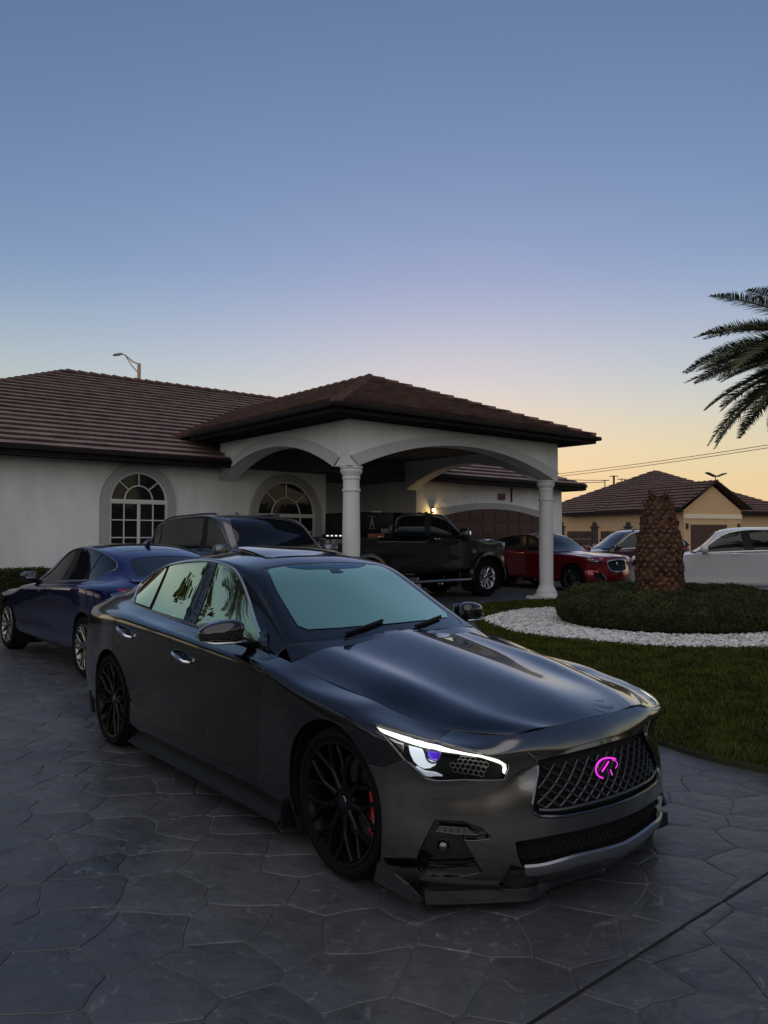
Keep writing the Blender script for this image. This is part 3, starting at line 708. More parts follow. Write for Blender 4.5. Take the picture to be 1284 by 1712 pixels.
    for sd in SIDE:
        buck = panel(B, [hl], 'headlight', GLOSSB, root, h=.03, off=-.05, side=sd, lip=False)
        # side wall of the bucket
        st = dens(hl, .12); P = B.ev(st); N = B.nrm(st); V = []
        for p, q in zip(P, N): V += [p-q*.003, p-q*.052]
        V = np.array(V); V[:, 1] *= -sd; m = len(P)
        new_mesh('headlight_housing', V, [(2*i, 2*((i+1) % m), 2*((i+1) % m)+1, 2*i+1) for i in range(m)], GLOSSB, buck, smooth=True)
        panel(B, [BX([(627, 1210), (672, 1224), (731, 1240), (796, 1258), (839, 1274), (849, 1280), (850, 1288), (846, 1296), (843, 1294), (843.5, 1284.5), (839, 1280.5), (807, 1269.5), (763, 1259.5), (722, 1247.5), (681, 1236), (640, 1220)])], 'light_bar', led, buck, h=.03, off=-.012, depth=.01, side=sd)
        panel(B, [BX([(680, 1243), (679, 1254), (682, 1266), (688, 1278), (698, 1287), (708, 1291), (718, 1290.5), (727, 1286), (731, 1279), (724, 1281), (714, 1277), (707, 1269), (704, 1258), (703.5, 1248), (692, 1244)])], 'halo_ring', halo, buck, h=.02, off=-.022, depth=.012, side=sd)
        panel(B, [BX([(640, 1227), (671, 1238), (671, 1263), (655, 1244)])], 'reflector', mat('warm_chrome', (.75, .68, .62), rough=.12, metal=1), buck, h=.02, off=-.02, side=sd)
        panel(B, [BX([(684, 1281), (690, 1289), (702, 1298), (714, 1302), (740, 1302), (728, 1297), (708, 1294), (695, 1287)])], 'halo_skirt', mat('halo_skirt', (.8, .85, .85), emit=(.8, .9, 1), es=.25), buck, h=.02, off=-.016, side=sd)
        c = B.ev(BX([(723, 1265)]))[0]-B.nrm(BX([(723, 1265)]))[0]*.055; l = MB(); blob(l, (c[0], -sd*c[1], c[2]-.006), (.031, .031, .031), (18, 12), 2); l.build('projector_lens', purple, buck, smooth=True)
        rr = MB(); ring = BX([(723+13.5*math.cos(a), 1265+16*math.sin(a)) for a in np.linspace(0, 2*math.pi, 25)[:-1]]); ribbon(B, ring, 'r', None, None, w=.007, h=.005, off=-.02, side=sd, mb=rr, closed=True); rr.build('projector_ring', DARKCH, buck, auto=50)
        hx = MB()                                            # honeycomb plate
        for a in range(9):
            for b in range(4):
                px, py = 757+a*9.2+(b % 2)*4.6, 1272+b*7.6+a*.9
                if not inside(np.array([[px, py-3]]), [(742, 1294), (778, 1268), (822, 1280), (816, 1297), (772, 1302)])[0]: continue
                ring = [(px+4.9*math.cos(R(60*k+30)), py+4.4*math.sin(R(60*k+30))+.1*4.9*math.cos(R(60*k+30))) for k in range(6)]
                ribbon(B, BX(ring), 'h', None, None, w=.0032, h=.0018, off=-.03, side=sd, mb=hx, closed=True)
        hx.build('honeycomb_plate', mat('hex_silver', (.45, .45, .43), rough=.3, metal=.8), buck)
        panel(B, [hl], 'headlight_lens', LENS, buck, h=.03, off=-.002, depth=.003, side=sd, gap=.003, lip=False)
        ribbon(B, hl, 'headlight_trim', DARKCH, buck, w=.006, h=.003, off=-.002, side=sd, closed=True)
    g = ki = None
    # --- grille: recess, wave bars, frame, lower bar, badge
    for sd in SIDE:
        G0 = gr+[]
        g = panel(B, [gr], 'grille', VOID, root, h=.04, off=-.055, side=0, lip=False, gap=0) if sd == -1 else g
        st = dens(gr, .15, False); P = B.ev(st); N = B.nrm(st); V = []
        for p, q in zip(P, N): V += [p-q*.001, p-q*.057]
        V = np.array(V); V[:, 1] *= -sd; m = len(P)
        new_mesh('grille_surround', V, [(2*i, 2*i+2, 2*i+3, 2*i+1) for i in range(m-1)], GLOSSB, g, smooth=True)
        ribbon(B, smooth_line(gr[3:], 1), 'grille_frame', DARKCH, g, w=.016, h=.007, off=-.004, side=sd)
        # the plain band across the top of the opening
        band = [(0, gr[0][1]+.02), gr[1], gr[2], gr[3], BX([(899, 1273)])[0], BX([(930, 1265)])[0], (0, gr[0][1]-.42)]
        if sd == 1: panel(B, [band], 'grille_top_band', grey_lit, g, h=.03, off=-.006, side=0)
        bar = BX([(904, 1356), (925, 1357), (953, 1354), (985, 1346)], sr=(0, 5), tr=(1, 7)); bar = [(0, bar[-1][1]+.10)]+bar[::-1]
        ribbon(B, smooth_line(bar, 1), 'grille_lower_bar', mat('satin_grey', (.09, .09, .095), rough=.3, metal=.8), g, w=.016, h=.008, off=-.02, side=sd)
        wb = MB(); yz = B.ev(gr)[:, [1, 2]]
        yzp = np.concatenate([yz, [[-.01, yz[-1][1]], [-.01, yz[0][1]]]])
        rows = np.arange(.40, .64, .0235); Y = np.arange(0, .5, .0165)
        for ri, z0 in enumerate(rows):
            run = []; pts = []
            for yi, y in enumerate(Y):
                ph = (yi+(2 if ri % 2 else 0)) % 4; dz = (.0, .011, .0, -.011)[ph] if True else 0
                zz = z0+(-1 if ri % 2 else 1)*(.011 if yi % 4 == 0 else 0 if yi % 2 else -.011)
                pts.append((y, zz+.02*0))
            pts = np.array(pts); ok = inside(pts-[[0, .0]], yzp) & inside(pts+[[.018, 0]], yzp) & inside(pts+[[0, .035]], yzp) & inside(pts-[[0, .02]], yzp)
            k = 0
            while k < len(pts) and ok[k]: k += 1
            if k < 3: continue
            st = B.inv(pts[:k], p_yz, srange=(0, 5), trange=(1, 7.9))
            ribbon(B, st, 'w', None, None, w=.012, h=.007, off=-.028, side=sd, mb=wb)
        wb.build('grille_mesh', mat('grille_grey', (.06, .06, .063), rough=.28, metal=.8), g, auto=35)
        # lower intake
        ki = panel(B, [ik], 'lower_intake', VOID, root, h=.05, off=-.05, side=0, lip=False, gap=0) if sd == -1 else ki
        st = dens(ik, .15, False); P = B.ev(st); N = B.nrm(st); V = []
        for p, q in zip(P, N): V += [p-q*.001, p-q*.052]
        V = np.array(V); V[:, 1] *= -sd; m = len(P)
        new_mesh('intake_surround', V, [(2*i, 2*i+2, 2*i+3, 2*i+1) for i in range(m-1)], GLOSSB, ki, smooth=True)
        im = MB(); yz = B.ev(ik)[:, [1, 2]]; yzp = np.concatenate([yz, [[-.01, yz[-1][1]], [-.01, yz[0][1]]]])
        for k in range(-14, 30):
            for sl in (1, -1):
                L = np.array([(k*.028+sl*q*.5, .17+q) for q in np.linspace(0, .22, 24)]); ok = inside(L, yzp); L = L[ok]
                if len(L) > 2: ribbon(B, B.inv(L, p_yz, srange=(0, 5), trange=(0, 6)), 'm', None, None, w=.003, h=.002, off=-.035, side=sd, mb=im)
        if im.V: im.build('intake_mesh', BLACK, ki)
        lps = [(0, lp[2][1]-.10)]
        strip = BX([(876, 1456), (905, 1453.5), (935, 1446), (965, 1437)], sr=(0, 5), tr=(0, 4)); t0 = strip[-1][1]
        ribbon(B, smooth_line([(0, t0-.06), (.6, t0-.03)]+strip[::-1], 1), 'lower_lip_trim', mat('satin_silver', (.30, .31, .34), rough=.28, metal=.9), ki, w=.052, h=.010, off=.003, side=sd)
        # fog pocket
        fp = panel(B, [fog], 'fog_light_pocket', GLOSSB, root, h=.03, off=-.04, side=sd, lip=False)
        st = dens(fog, .1); P = B.ev(st); N = B.nrm(st); V = []
        for p, q in zip(P, N): V += [p-q*.001, p-q*.042]
        V = np.array(V); V[:, 1] *= -sd; m = len(P)
        new_mesh('pocket_wall', V, [(2*i, 2*((i+1) % m), 2*((i+1) % m)+1, 2*i+1) for i in range(m)], GLOSSB, fp, smooth=True)
        dr = BX([(728, 1391), (733, 1383), (783, 1386.5), (800, 1397), (762, 1396)], sr=(1, 8), tr=(0, 6))
        panel(B, [dr], 'daytime_light', mat('led_off', (.10, .10, .10), rough=.15, metal=.3), fp, h=.02, off=-.014, side=sd)
        ribbon(B, dr, 'daytime_light_rim', DARKCH, fp, w=.0035, h=.002, off=-.012, side=sd, closed=True)
        dv = MB()
        for px in (744, 755, 766, 777): ribbon(B, BX([(px, 1386), (px-1, 1394)], sr=(1, 8), tr=(0, 6)), 'd', None, None, w=.003, h=.002, off=-.012, side=sd, mb=dv)
        dv.build('daytime_light_ribs', DARKCH, fp)
        cst = BX([(740, 1421)], sr=(1, 8), tr=(0, 6)); c = B.ev(cst)[0]-B.nrm(cst)[0]*.036; l = MB(); blob(l, (c[0], -sd*c[1], c[2]), (.026, .026, .026), (16, 10), 2); l.build('fog_lamp', mat('fog_chrome', (.16, .16, .165), rough=.12, metal=1), fp, smooth=True)
        slat = MB(); ribbon(B, BX([(706, 1457), (745, 1456), (798, 1452)], sr=(1, 8), tr=(0, 6)), 's', None, None, w=.016, h=.006, off=-.01, side=sd, mb=slat); slat.build('pocket_blade', GLOSSB, fp, auto=40)
    # badge: open ring and two strokes, lit pink
    pink = mat('pink_glow', (.8, .05, .7), emit=(.85, .03, .72), es=.95, rough=.3)
    yz = lambda L: np.array(L)
    bd = MB()
    em = [((1029, 1269), (1018, 1266.5), (1006, 1269), (998, 1277), (995.5, 1287), (999, 1297), (1008, 1301)), ((1024, 1270.5), (1030, 1272.5), (1033, 1278), (1029, 1284.5)), ((1017.5, 1273), (1013, 1281), (1006.5, 1290)), ((1020.5, 1287), (1022, 1291), (1023.5, 1296))]
    def badge_pt(px, py):
        p = ray_at(px, py, x=.825); return Vector((p[0], -p[1], p[2]))
    for L, w in zip(em, (.0037, .0018, .0032, .0025)):
        bd.tube([badge_pt(*p) for p in smooth_line(L, 2)], w, 8)
    bg = bd.build('badge', pink, root, smooth=True)
    bp_ = MB(); c = badge_pt(1014, 1284); bp_.lathe([(0, 0), (.047, 0), (.05, -.008), (.04, -.03)], 30, c=(0, 0, 0)); Mx = Matrix.Rotation(R(90), 4, 'Y')
    bp_.V = [tuple((Mx@Vector((v[0]*.78, v[1], v[2])))+c+Vector((-.008, 0, 0))) for v in bp_.V]; bp_.build('badge_plate', GLOSSB, bg, auto=40)
    # --- splitter and winglets
    sp_px = [(1010, 1457), (1000, 1460), (960, 1472), (930, 1481), (915, 1487), (903, 1501), (890, 1506), (838, 1509), (770, 1512), (712, 1513)]
    edge = [ray_at(px, py, z=.045) for px, py in sp_px]; e0 = edge[0].copy(); e0[1] = 0; e0[0] = edge[0][0]+.004
    edge = [e0]+[e for e in edge if e[1] > .02]; edge = list(smooth_line(edge, 2))
    for sd in SIDE:
        mb = MB(); V = []; Fc = []
        for e in edge:
            inn = np.array([e[0]-.06-.09*(e[1]/.9)**2, e[1]*.95, .128]); back = np.array([e[0]-.25, e[1]*.85, .06])
            for p in (e+[-.02, 0, -.008], e+[0, 0, .0], e+[-.008, 0, .050], e+[-.03, -.008*e[1], .058], inn, back): V.append((p[0], -sd*p[1], p[2]))
        k = 6
        for i in range(len(edge)-1):
            for j in range(k): Fc.append((i*k+j, i*k+(j+1) % k, (i+1)*k+(j+1) % k, (i+1)*k+j))
        Fc += [tuple(range((len(edge)-1)*k, len(edge)*k))]
        mb.add(V, Fc); mb.build('front_splitter', GLOSSB, root, auto=28)
        wl = [ray_at(*p, y=y) for p, y in (((625, 1472), .905), ((631, 1441), .90), ((659, 1462), .908), ((681, 1480), .905), ((705, 1507), .875), ((695, 1511), .875))]
        V = [(p[0], -sd*p[1], p[2]) for p in wl]+[(p[0]-.004, -sd*(p[1]-.014), p[2]) for p in wl]; m = len(wl)
        wb = MB(); wb.add(V, [tuple(range(m)), tuple(range(m, 2*m))[::-1]]+[(i, (i+1) % m, m+(i+1) % m, m+i) for i in range(m)]); wb.build('splitter_winglet', mat('carbon_black', (.02, .02, .021), rough=.22, coat=1, var=.3, vscale=300), root)
        # rear winglet
        rw = MB(); rw.prism([(-3.02-.36, .16), (-3.02-.40, .30), (-3.02-.36, .33), (-3.02-.30, .15)], -.008, .008, fn=lambda a, b, h: (a, -sd*(.848+h), b)); rw.build('rear_winglet', BLACK, root)
        # blade under the sill
        sk = MB(); V = []; Fc = []; xs = np.linspace(-.48, -2.45, 12)
        for x in xs:
            for y, z in ((.83, .17), (.905, .122), (.908, .112), (.78, .10)): V.append((x, -sd*y, z))
        for i in range(11):
            for j in range(4): Fc.append((i*4+j, i*4+(j+1) % 4, (i+1)*4+(j+1) % 4, (i+1)*4+j))
        sk.add(V, Fc+[(0, 1, 2, 3), (44, 45, 46, 47)]); sk.build('skirt_blade', BLACK, root)
    # --- door handles, mirrors
    for sd in SIDE:
        for (pa, pb) in (((292, 1088), (320, 1108)), ((200, 1047), (222, 1066))):
            st = BX([pa, ((pa[0]+pb[0])/2, (pa[1]+pb[1])/2), pb], sr=(9, 16), tr=(3, 7)); P = B.ev(st); N = B.nrm(st)
            mb = MB(); mb.tube([(P[0]+N[0]*.004)*[1, -sd, 1], (P[0]*.7+P[1]*.3+N[1]*.030)*[1, -sd, 1], (P[1]+N[1]*.034)*[1, -sd, 1], (P[2]*.7+P[1]*.3+N[1]*.030)*[1, -sd, 1], (P[2]+N[2]*.004)*[1, -sd, 1]], [.010, .013, .014, .013, .010], 10)
            mb.build('door_handle', CHROME, root, smooth=True)
            c = P[1]-N[1]*.012; cup = MB(); blob(cup, (c[0], -sd*c[1], c[2]-.012), (.085, .018, .046), (18, 10), 2); cup.build('handle_cup', GLOSSB, root, smooth=True)
        def msh(p):
            k = 1-.20*max(0, -p.y*sd)/.12
            return Vector((p.x*(1-.25*abs(p.y)/.12)+(-.03)*(-p.y*sd)/.12, p.y, p.z*k-.012*(-p.y*sd)/.12))
        mm = MB(); blob(mm, (-.985, -sd*.955, 1.005), (.085, .118, .066), (22, 14), 2.7, fn=msh)
        mo = mm.build('side_mirror', gloss, root, smooth=True)
        st_ = MB(); st_.tube([(-.97, -sd*.775, .925), (-.965, -sd*.83, .945), (-.975, -sd*.90, .962)], [.030, .026, .022], 10); st_.build('mirror_arm', BLACK, mo, smooth=True)
        tr = MB(); tr.tube([(-.905, -sd*.845, .957), (-.902, -sd*.93, .953), (-.925, -sd*1.02, .953), (-.975, -sd*1.068, .962)], [.004, .007, .008, .005], 8); tr.build('mirror_signal', mat('signal_lens', (.6, .6, .6), rough=.1, metal=.8), mo, smooth=True)
        mg = MB(); mg.box((-1.062, -sd*.955, 1.003), (.006, .19, .10), bev=.002); mg.build('mirror_glass', CHROME, mo)
        tri = MB(); tri.prism([(-.80, .905), (-.965, .912), (-.935, 1.0), (-.90, 1.0)], -.004, .004, fn=lambda a, b, h: (a, -sd*(.778-.55*(b-.9)+h), b)); tri.build('mirror_base', GLOSSB, root)
    # --- wheels
    for sd in SIDE:
        for x, yy in ((0, .885), (-2.85, .893)):
            make_wheel(root, x, sd*yy, .335, .25, .268, 'y', DARKRIM, caliper=((-32, 32) if x > -1 else None), side=sd)
    wheel_well(root, -.045, .86, .39, .34, .325); wheel_well(root, -2.855, .86, .39, .34, .33)
    ub = MB(); ub.box((-1.45, 0, .17), (1.95, 1.56, .08)); ub.box((.55, 0, .15), (.40, 1.1, .06)); ub.box((-3.5, 0, .3), (.7, 1.3, .16)); ub.build('underbody', VOID, root)
    for sd in SIDE: fl = MB(); fl.box((-.44, -sd*.84, .17), (.02, .14, .13)); fl.build('mud_flap', BLACK, root)
    return root
hero = build_hero()
# ------------------------------------------------------------ house
UA = R(50.2); U = np.array([math.sin(UA), math.cos(UA)]); Vv = np.array([-math.cos(UA), math.sin(UA)])
RZ = math.atan2(U[1], U[0])
STUCCO = mat('white_stucco', (.68, .69, .68), rough=.85, var=.13, vscale=1.6, bump=.8, bscale=30, bdist=.008, stretch=(1, 1, .35), detail=9)
TRIMW = mat('grey_trim', (.33, .335, .34), rough=.8, var=.05, vscale=3, bump=.3, bscale=60)
COLW = mat('column_white', (.62, .62, .61), rough=.7, var=.06, vscale=4, bump=.15, bscale=40)
TILE = mat('roof_tile', (.165, .116, .106), rough=.7, col2=(.22, .155, .140), var=.25, vscale=2.2, bump=.4, bscale=40)
RIDGE = mat('ridge_tile', (.105, .058, .048), rough=.8, var=.3, vscale=3)
FASCIA = mat('fascia_brown', (.010, .007, .0062), rough=.6, spec=.2, var=.2, vscale=8)
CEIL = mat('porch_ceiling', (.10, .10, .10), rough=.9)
WFRAME = mat('window_white', (.55, .55, .54), rough=.5)
PANE = mat('window_pane', (.012, .014, .015), rough=.03, spec=.3)
DOORB = mat('garage_brown', (.055, .030, .024), rough=.55, var=.12, vscale=6)
def roof_plane(parent, eaveL, eaveR, topL, topR, m, expo=.40, tw=.33, name='tile_course', drop=.09, seed=1, skip=None):
    """courses of flat tiles from eave to ridge; each course one strip of separate tiles with uneven front edges"""
    rg = random.Random(seed); eL, eR, tL, tR = [Vector(p) for p in (eaveL, eaveR, topL, topR)]
    nrm = (eR-eL).cross(tL-eL); nrm = nrm.normalized() if nrm.z*1 > 0 else -nrm.normalized()
    along = (eR-eL).normalized(); up = nrm.cross(along); 
    if up.z < 0: up = -up
    L = (tL-eL).dot(up); n = max(1, round(L/expo)); 
    for i in range(n):
        a, b = i/n, min(1, (i+1)/n+.02)
        l0, r0 = eL.lerp(tL, a), eR.lerp(tR, a); l1, r1 = eL.lerp(tL, b), eR.lerp(tR, b)
        W = (r0-l0).length; k = max(1, int(W/tw)); V = []; Fc = []; off = rg.random()
        for j in range(k):
            f0, f1 = j/k, (j+1)/k; g = .004/max(W, .1)
            p0, p1 = l0.lerp(r0, f0+g), l0.lerp(r0, f1-g); q0, q1 = l1.lerp(r1, f0), l1.lerp(r1, f1); h = drop+rg.uniform(-.003, .003); h2 = .006
            s = up*rg.uniform(-.004, .004); c = len(V)
            if skip and skip((p0+p1)/2):
                if V: new_mesh(name, V, Fc, m, parent)
                V = []; Fc = []; continue
            V += [p0+nrm*h+s, p1+nrm*h+s, q1+nrm*h2, q0+nrm*h2, p0+s+up*.07-nrm*.005, p1+s+up*.07-nrm*.005]
            Fc += [(c, c+1, c+2, c+3), (c+4, c+5, c+1, c), (c+4, c, c+3), (c+5, c+2, c+1)]
        if V: new_mesh(name, V, Fc, m, parent)
def ridge_caps(parent, a, b, m, name='ridge_tile', step=.36, r=.13):
    a, b = Vector(a), Vector(b); L = (b-a).length; n = max(1, round(L/step)); d = (b-a).normalized()
    if 'ridge' not in ridge_caps.__dict__:
        mb = MB(); V = []; Fc = []; k = 7
        for x, rr, z in ((0, r, .03), (.40, r*.86, 0)):
            for j in range(k):
                t = math.pi*j/(k-1); V.append((x, rr*math.cos(t), rr*.75*math.sin(t)+z-.02))
        for j in range(k-1): Fc.append((j, j+1, k+j+1, k+j))
        Fc.append(tuple(range(k))[::-1]); mb.add(V, Fc); o = mb.build(name, m, parent); ridge_caps.ridge = o.data; bpy.data.objects.remove(o)
    sd = d.cross(Vector((0, 0, 1))).normalized(); upv = sd.cross(d)
    for i in range(n):
        o = link(name, ridge_caps.ridge, parent); p = a+d*(L*i/n)
        M = Matrix((d, sd, upv)).transposed().to_4x4(); M.translation = p; o.matrix_local = M
def arch_window(parent, a0, a1, zt, zs, b, cols=4, dz=.40, name='window', surround=.20, mull=True, out=-1):
    """round-topped window in a wall at depth b facing -b: surround > frame, bars, panes"""
    c = (a0+a1)/2; r = (a1-a0)/2; n = 28
    def arc(R_, k=n): return [(c+R_*math.cos(math.pi*i/k), zt+R_*math.sin(math.pi*i/k)) for i in range(k+1)]
    def put(poly, y0, y1, mb): mb.prism(poly, y0, y1, fn=lambda x, z, h: (x, h, z))
    # surround ring, built of one strip
    outer = [(c+r+surround, zs)]+arc(r+surround)+[(c-r-surround, zs)]; inner = [(c+r, zs)]+arc(r)+[(c-r, zs)]
    V = []; Fc = []
    for (x, z), (x2, z2) in zip(outer, inner): V += [(x, b-.09, z), (x2, b-.09, z2), (x, b-.004, z), (x2, b-.004, z2)]
    for i in range(len(outer)-1):
        k = 4*i; Fc += [(k, k+4, k+5, k+1), (k, k+2, k+6, k+4), (k+1, k+5, k+7, k+3)]
    sur = MB(); sur.add(V, Fc); s = sur.build('window_surround', TRIMW, parent)
    win = MB(); put(inner, b-.014, b-.004, win)
    w = win.build(name, PANE, parent)
    fr = MB(); V = []; Fc = []; inner2 = [(c+r-.045, zs+.045)]+arc(r-.045)+[(c-r+.045, zs+.045)]
    for (x, z), (x2, z2) in zip(inner, inner2): V += [(x, b-.062, z), (x2, b-.062, z2), (x, b-.012, z), (x2, b-.012, z2)]
    for i in range(len(inner)-1):
        k = 4*i; Fc += [(k, k+4, k+5, k+1), (k+1, k+5, k+7, k+3)]
    fr.add(V, Fc); fr.build('window_frame', WFRAME, w)
    def bar(x0, z0, x1, z1, wd, y=.012):
        mb = MB(); beam(mb, [(x0, b+y-.046, z0), (x1, b+y-.046, z1)], [wd, wd], [.03, .03], (0, -1, 0)); mb.build('window_bar', WFRAME, w)
    bar(c-r, zt, c+r, zt, .10, -.004)
    for i in range(1, cols):
        x = c-r+2*r*i/cols; bar(x, zs, x, zt-.05, .07 if (i == cols/2 and mull) else .028, .004 if i == cols/2 else .012)
    z = zt-.05-dz*.93
    while z > zs+.1: bar(c-r, z, c+r, z, .028); z -= dz
    ri = r*.48; pts = [(c+ri*math.cos(t), zt+.04+ri*math.sin(t)) for t in np.linspace(0, math.pi, 20)]
    mb = MB(); beam(mb, [(x, b-.034, z) for x, z in pts], [.03]*20, [.03]*20, (0, -1, 0)); mb.build('window_bar', WFRAME, w)
    for t in (R(45), R(90), R(135)): bar(c+ri*math.cos(t), zt+.04+ri*math.sin(t), c+(r-.03)*math.cos(t), zt+(r-.03)*math.sin(t), .028)
    return w
def arch_wall(mb, L, z_spring, rise, ztop, y0, y1, fn, zb=0, pad=.22, n=30):
    """wall along one axis (0..L) above a segmental arch; fn maps (along, height, depth)"""
    h = L/2; s = h-pad; Rr = (s*s+rise*rise)/(2*rise); zc = z_spring+rise-Rr
    def soff(t): x = -s+2*s*t; return (h+x, zc+math.sqrt(max(Rr*Rr-x*x, 0)))
    P = [soff(i/n) for i in range(n+1)]
    V = []; Fc = []
    # upper spandrel strips between the arch and the wall top
    cols = [(0, z_spring)]+P+[(L, z_spring)]
    for (x, z) in cols: V += [fn(x, z, y0), fn(x, ztop, y0), fn(x, z, y1), fn(x, ztop, y1)]
    for i in range(len(cols)-1):
        k = 4*i; Fc += [(k, k+4, k+5, k+1), (k+2, k+3, k+7, k+6), (k, k+2, k+6, k+4), (k+1, k+5, k+7, k+3)]
    e = 4*(len(cols)-1); Fc += [(0, 1, 3, 2), (e, e+2, e+3, e+1)]
    mb.add(V, Fc); return P, (lambda d: ([(h+x*(s+d)/s, zc+(Rr+d)/Rr*(z-zc)) for x, z in [(p[0]-h, p[1]) for p in P]]))
def build_house():
    root = thing('house', 'white stucco house with brown tiled hip roofs and an arched carport on two columns', 'house', (0, 0, 0), RZ)
    FB = 17.38                                             # front wall line
    w = MB(); w.box((6.4, FB+.15, 1.62), (12.0, .3, 3.24)); w.box((19.275, FB+.15, 1.62), (7.05, .3, 3.24)); w.box((12.25, FB+1.45, 1.62), (.3, 2.3, 3.24)); w.box((15.9, FB+1.45, 1.62), (.3, 2.3, 3.24)); w.box((14.07, FB+2.75, 1.62), (3.95, .3, 3.24)); w.box((.55, FB+7, 1.62), (.3, 13.6, 3.24)); w.box((22.65, FB+7, 1.62), (.3, 13.6, 3.24)); w.build('wall', STUCCO, root)
    # main roof
    e0, e1, eb, er, zr = -.2, 23.4, 16.78, 24.78, 6.66; z0 = 3.34
    A0, A1 = (e0, eb, z0), (e1, eb, z0); T0, T1 = (e0+8, er, zr), (e1-8, er, zr); B0, B1 = (e0, er+8, z0), (e1, er+8, z0)
    roof_plane(root, A0, A1, T0, T1, TILE, seed=3, skip=lambda p: 9.5 < p.x < 15.4 and p.z < 3.95); roof_plane(root, B0, A0, T0, T0, TILE, seed=4); roof_plane(root, A1, B1, T1, T1, TILE, seed=5)
    deck = MB(); bq = 18.35; zq = z0+(bq-eb)*(zr-z0)/8; deck.add([A0, A1, T1, T0, B0, B1, (9.5, eb, z0), (15.4, eb, z0), (9.5, bq, zq), (15.4, bq, zq), (9.5, er, zr), (15.4, er, zr)], [(0, 6, 8, 10, 3), (7, 1, 2, 11, 9), (8, 9, 11, 10), (0, 3, 4), (1, 5, 2), (3, 2, 5, 4)]); deck.V = [(x, y, z-.03) for x, y, z in deck.V]; deck.build('roof', TILE, root)
    for a, b in ((A0, T0), (A1, T1), (T0, T1)): ridge_caps(root, a, b, RIDGE)
    f = MB()
    for xa, xb in ((e0, 9.19), (15.72, e1)):
        f = MB()
        for zc, d, hh_ in ((3.255, 0, .13), (3.36, -.04, .05)): f.box(((xa+xb)/2, eb+.02+d, zc), (xb-xa, .10, hh_))
        f.box(((xa+xb)/2, eb-.05, 3.315), (xb-xa, .12, .035), bev=.01); f.build('gutter', FASCIA, root)
    f = MB(); f.box((e0+.02, (eb+er+8)/2+.1, 3.27), (.1, er+8-eb, .18)); f.box((e1-.02, (eb+er+8)/2+.1, 3.27), (.1, er+8-eb, .18)); f.build('fascia', FASCIA, root)
    s = MB(); s.box((4.5, eb+.42, 3.225), (9.3, .62, .02)); s.build('soffit', mat('soffit_brown', (.016, .012, .011), rough=.9, spec=.1), root); s = MB(); s.box((19.5, eb+.42, 3.225), (7.6, .62, .02)); s.build('soffit', MATS['soffit_brown'], root)
    vp = MB(); vp.tube([(11.6, 20.1, 4.6), (11.6, 20.1, 5.2)], .06, 10); vp.build('vent_pipe', mat('pipe_brown', (.10, .06, .05), rough=.6), root)
    # windows, door
    arch_window(root, 6.42, 7.79, 2.33, .75, FB)
    arch_window(root, 10.2, 12.0, 2.08, .55, FB)
    d = MB(); d.box((14.0, FB+2.58, 1.1), (1.7, .05, 2.2)); dr = d.build('front_door', DOORB, root)
    for x in (13.6, 14.4):
        for z in (.6, 1.55): p = MB(); p.box((x, FB+2.55, z), (.55, .02, .7 if z > 1 else .75), bev=.008); p.build('door_panel', DOORB, dr)
    # garage door with raised panels under a shallow arch
    g0, g1, zt, rise = 16.72, 21.62, 2.16, .28
    gd = MB(); gd.box(((g0+g1)/2, FB-.02, 1.24), (g1-g0, .03, 2.48)); g = gd.build('garage_door', DOORB, root)
    for r_ in range(5):
        for c_ in range(8):
            p = MB(); x = g0+(g1-g0)*(c_+.5)/8; z = .26+.50*r_; p.box((x, FB-.042, z), ((g1-g0)/8-.10, .02, .36), bev=.009); p.box((x, FB-.054, z), ((g1-g0)/8-.20, .014, .25), bev=.006); p.build('door_panel', DOORB, g)
    for r_ in range(1, 5): q = MB(); q.box(((g0+g1)/2, FB-.037, .02+.5*r_-.01), (g1-g0, .006, .012)); q.build('panel_joint', VOID, g)
    h = (g1-g0)/2; Rr = (h*h+rise*rise)/(2*rise); V = []; Fc = []
    t = MB(); tr_ = MB()
    xs = np.linspace(-h, h, 30); V = []
    for x in xs:
        z = zt+rise-Rr+math.sqrt(Rr*Rr-x*x); V += [((g0+g1)/2+x, FB-.075, z), ((g0+g1)/2+x*(1+.20/h), FB-.075, z+.20), ((g0+g1)/2+x, FB+.0, z), ((g0+g1)/2+x*(1+.20/h), FB+.0, z+.20)]
    for i in range(29): k = 4*i; Fc += [(k, k+4, k+5, k+1), (k, k+2, k+6, k+4), (k+1, k+5, k+7, k+3)]
    t.add(V, Fc)
    for x0 in (g0-.10, g1+.10): t.box((x0, FB-.0375, zt/2+.03), (.20, .073, zt+.06))
    t.build('garage_trim', TRIMW, root)
    # infill wall above the flat-topped door, under the arch
    V = []; Fc = []
    for x in xs: z = zt+rise-Rr+math.sqrt(Rr*Rr-x*x); V += [((g0+g1)/2+x, FB-.037, z), ((g0+g1)/2+x, FB-.037, 2.62)]
    for i in range(29): Fc.append((2*i, 2*i+2, 2*i+3, 2*i+1))
    new_mesh('garage_lintel', V, Fc, STUCCO, root)
    pl = MB(); pl.box((19.55, FB-.03, 2.86), (.36, .03, .22), bev=.008); o = pl.build('house_number_plate', mat('plate_brown', (.17, .09, .07), rough=.6, var=.4, vscale=25), root)
    p2 = MB()
    for dx in (-.09, -.02, .05, .11): p2.box((19.55+dx, FB-.047, 2.86), (.035, .004, .11))
    p2.build('plate_numerals', mat('plate_dark', (.04, .025, .02), rough=.6), o)
    br = MB(); br.box((20.05, FB-.03, 2.92), (.045, .05, .44), bev=.01); br.box((20.05, FB-.05, 3.16), (.03, .1, .03)); br.build('wall_bracket', mat('iron_dark', (.02, .018, .018), rough=.5), root)
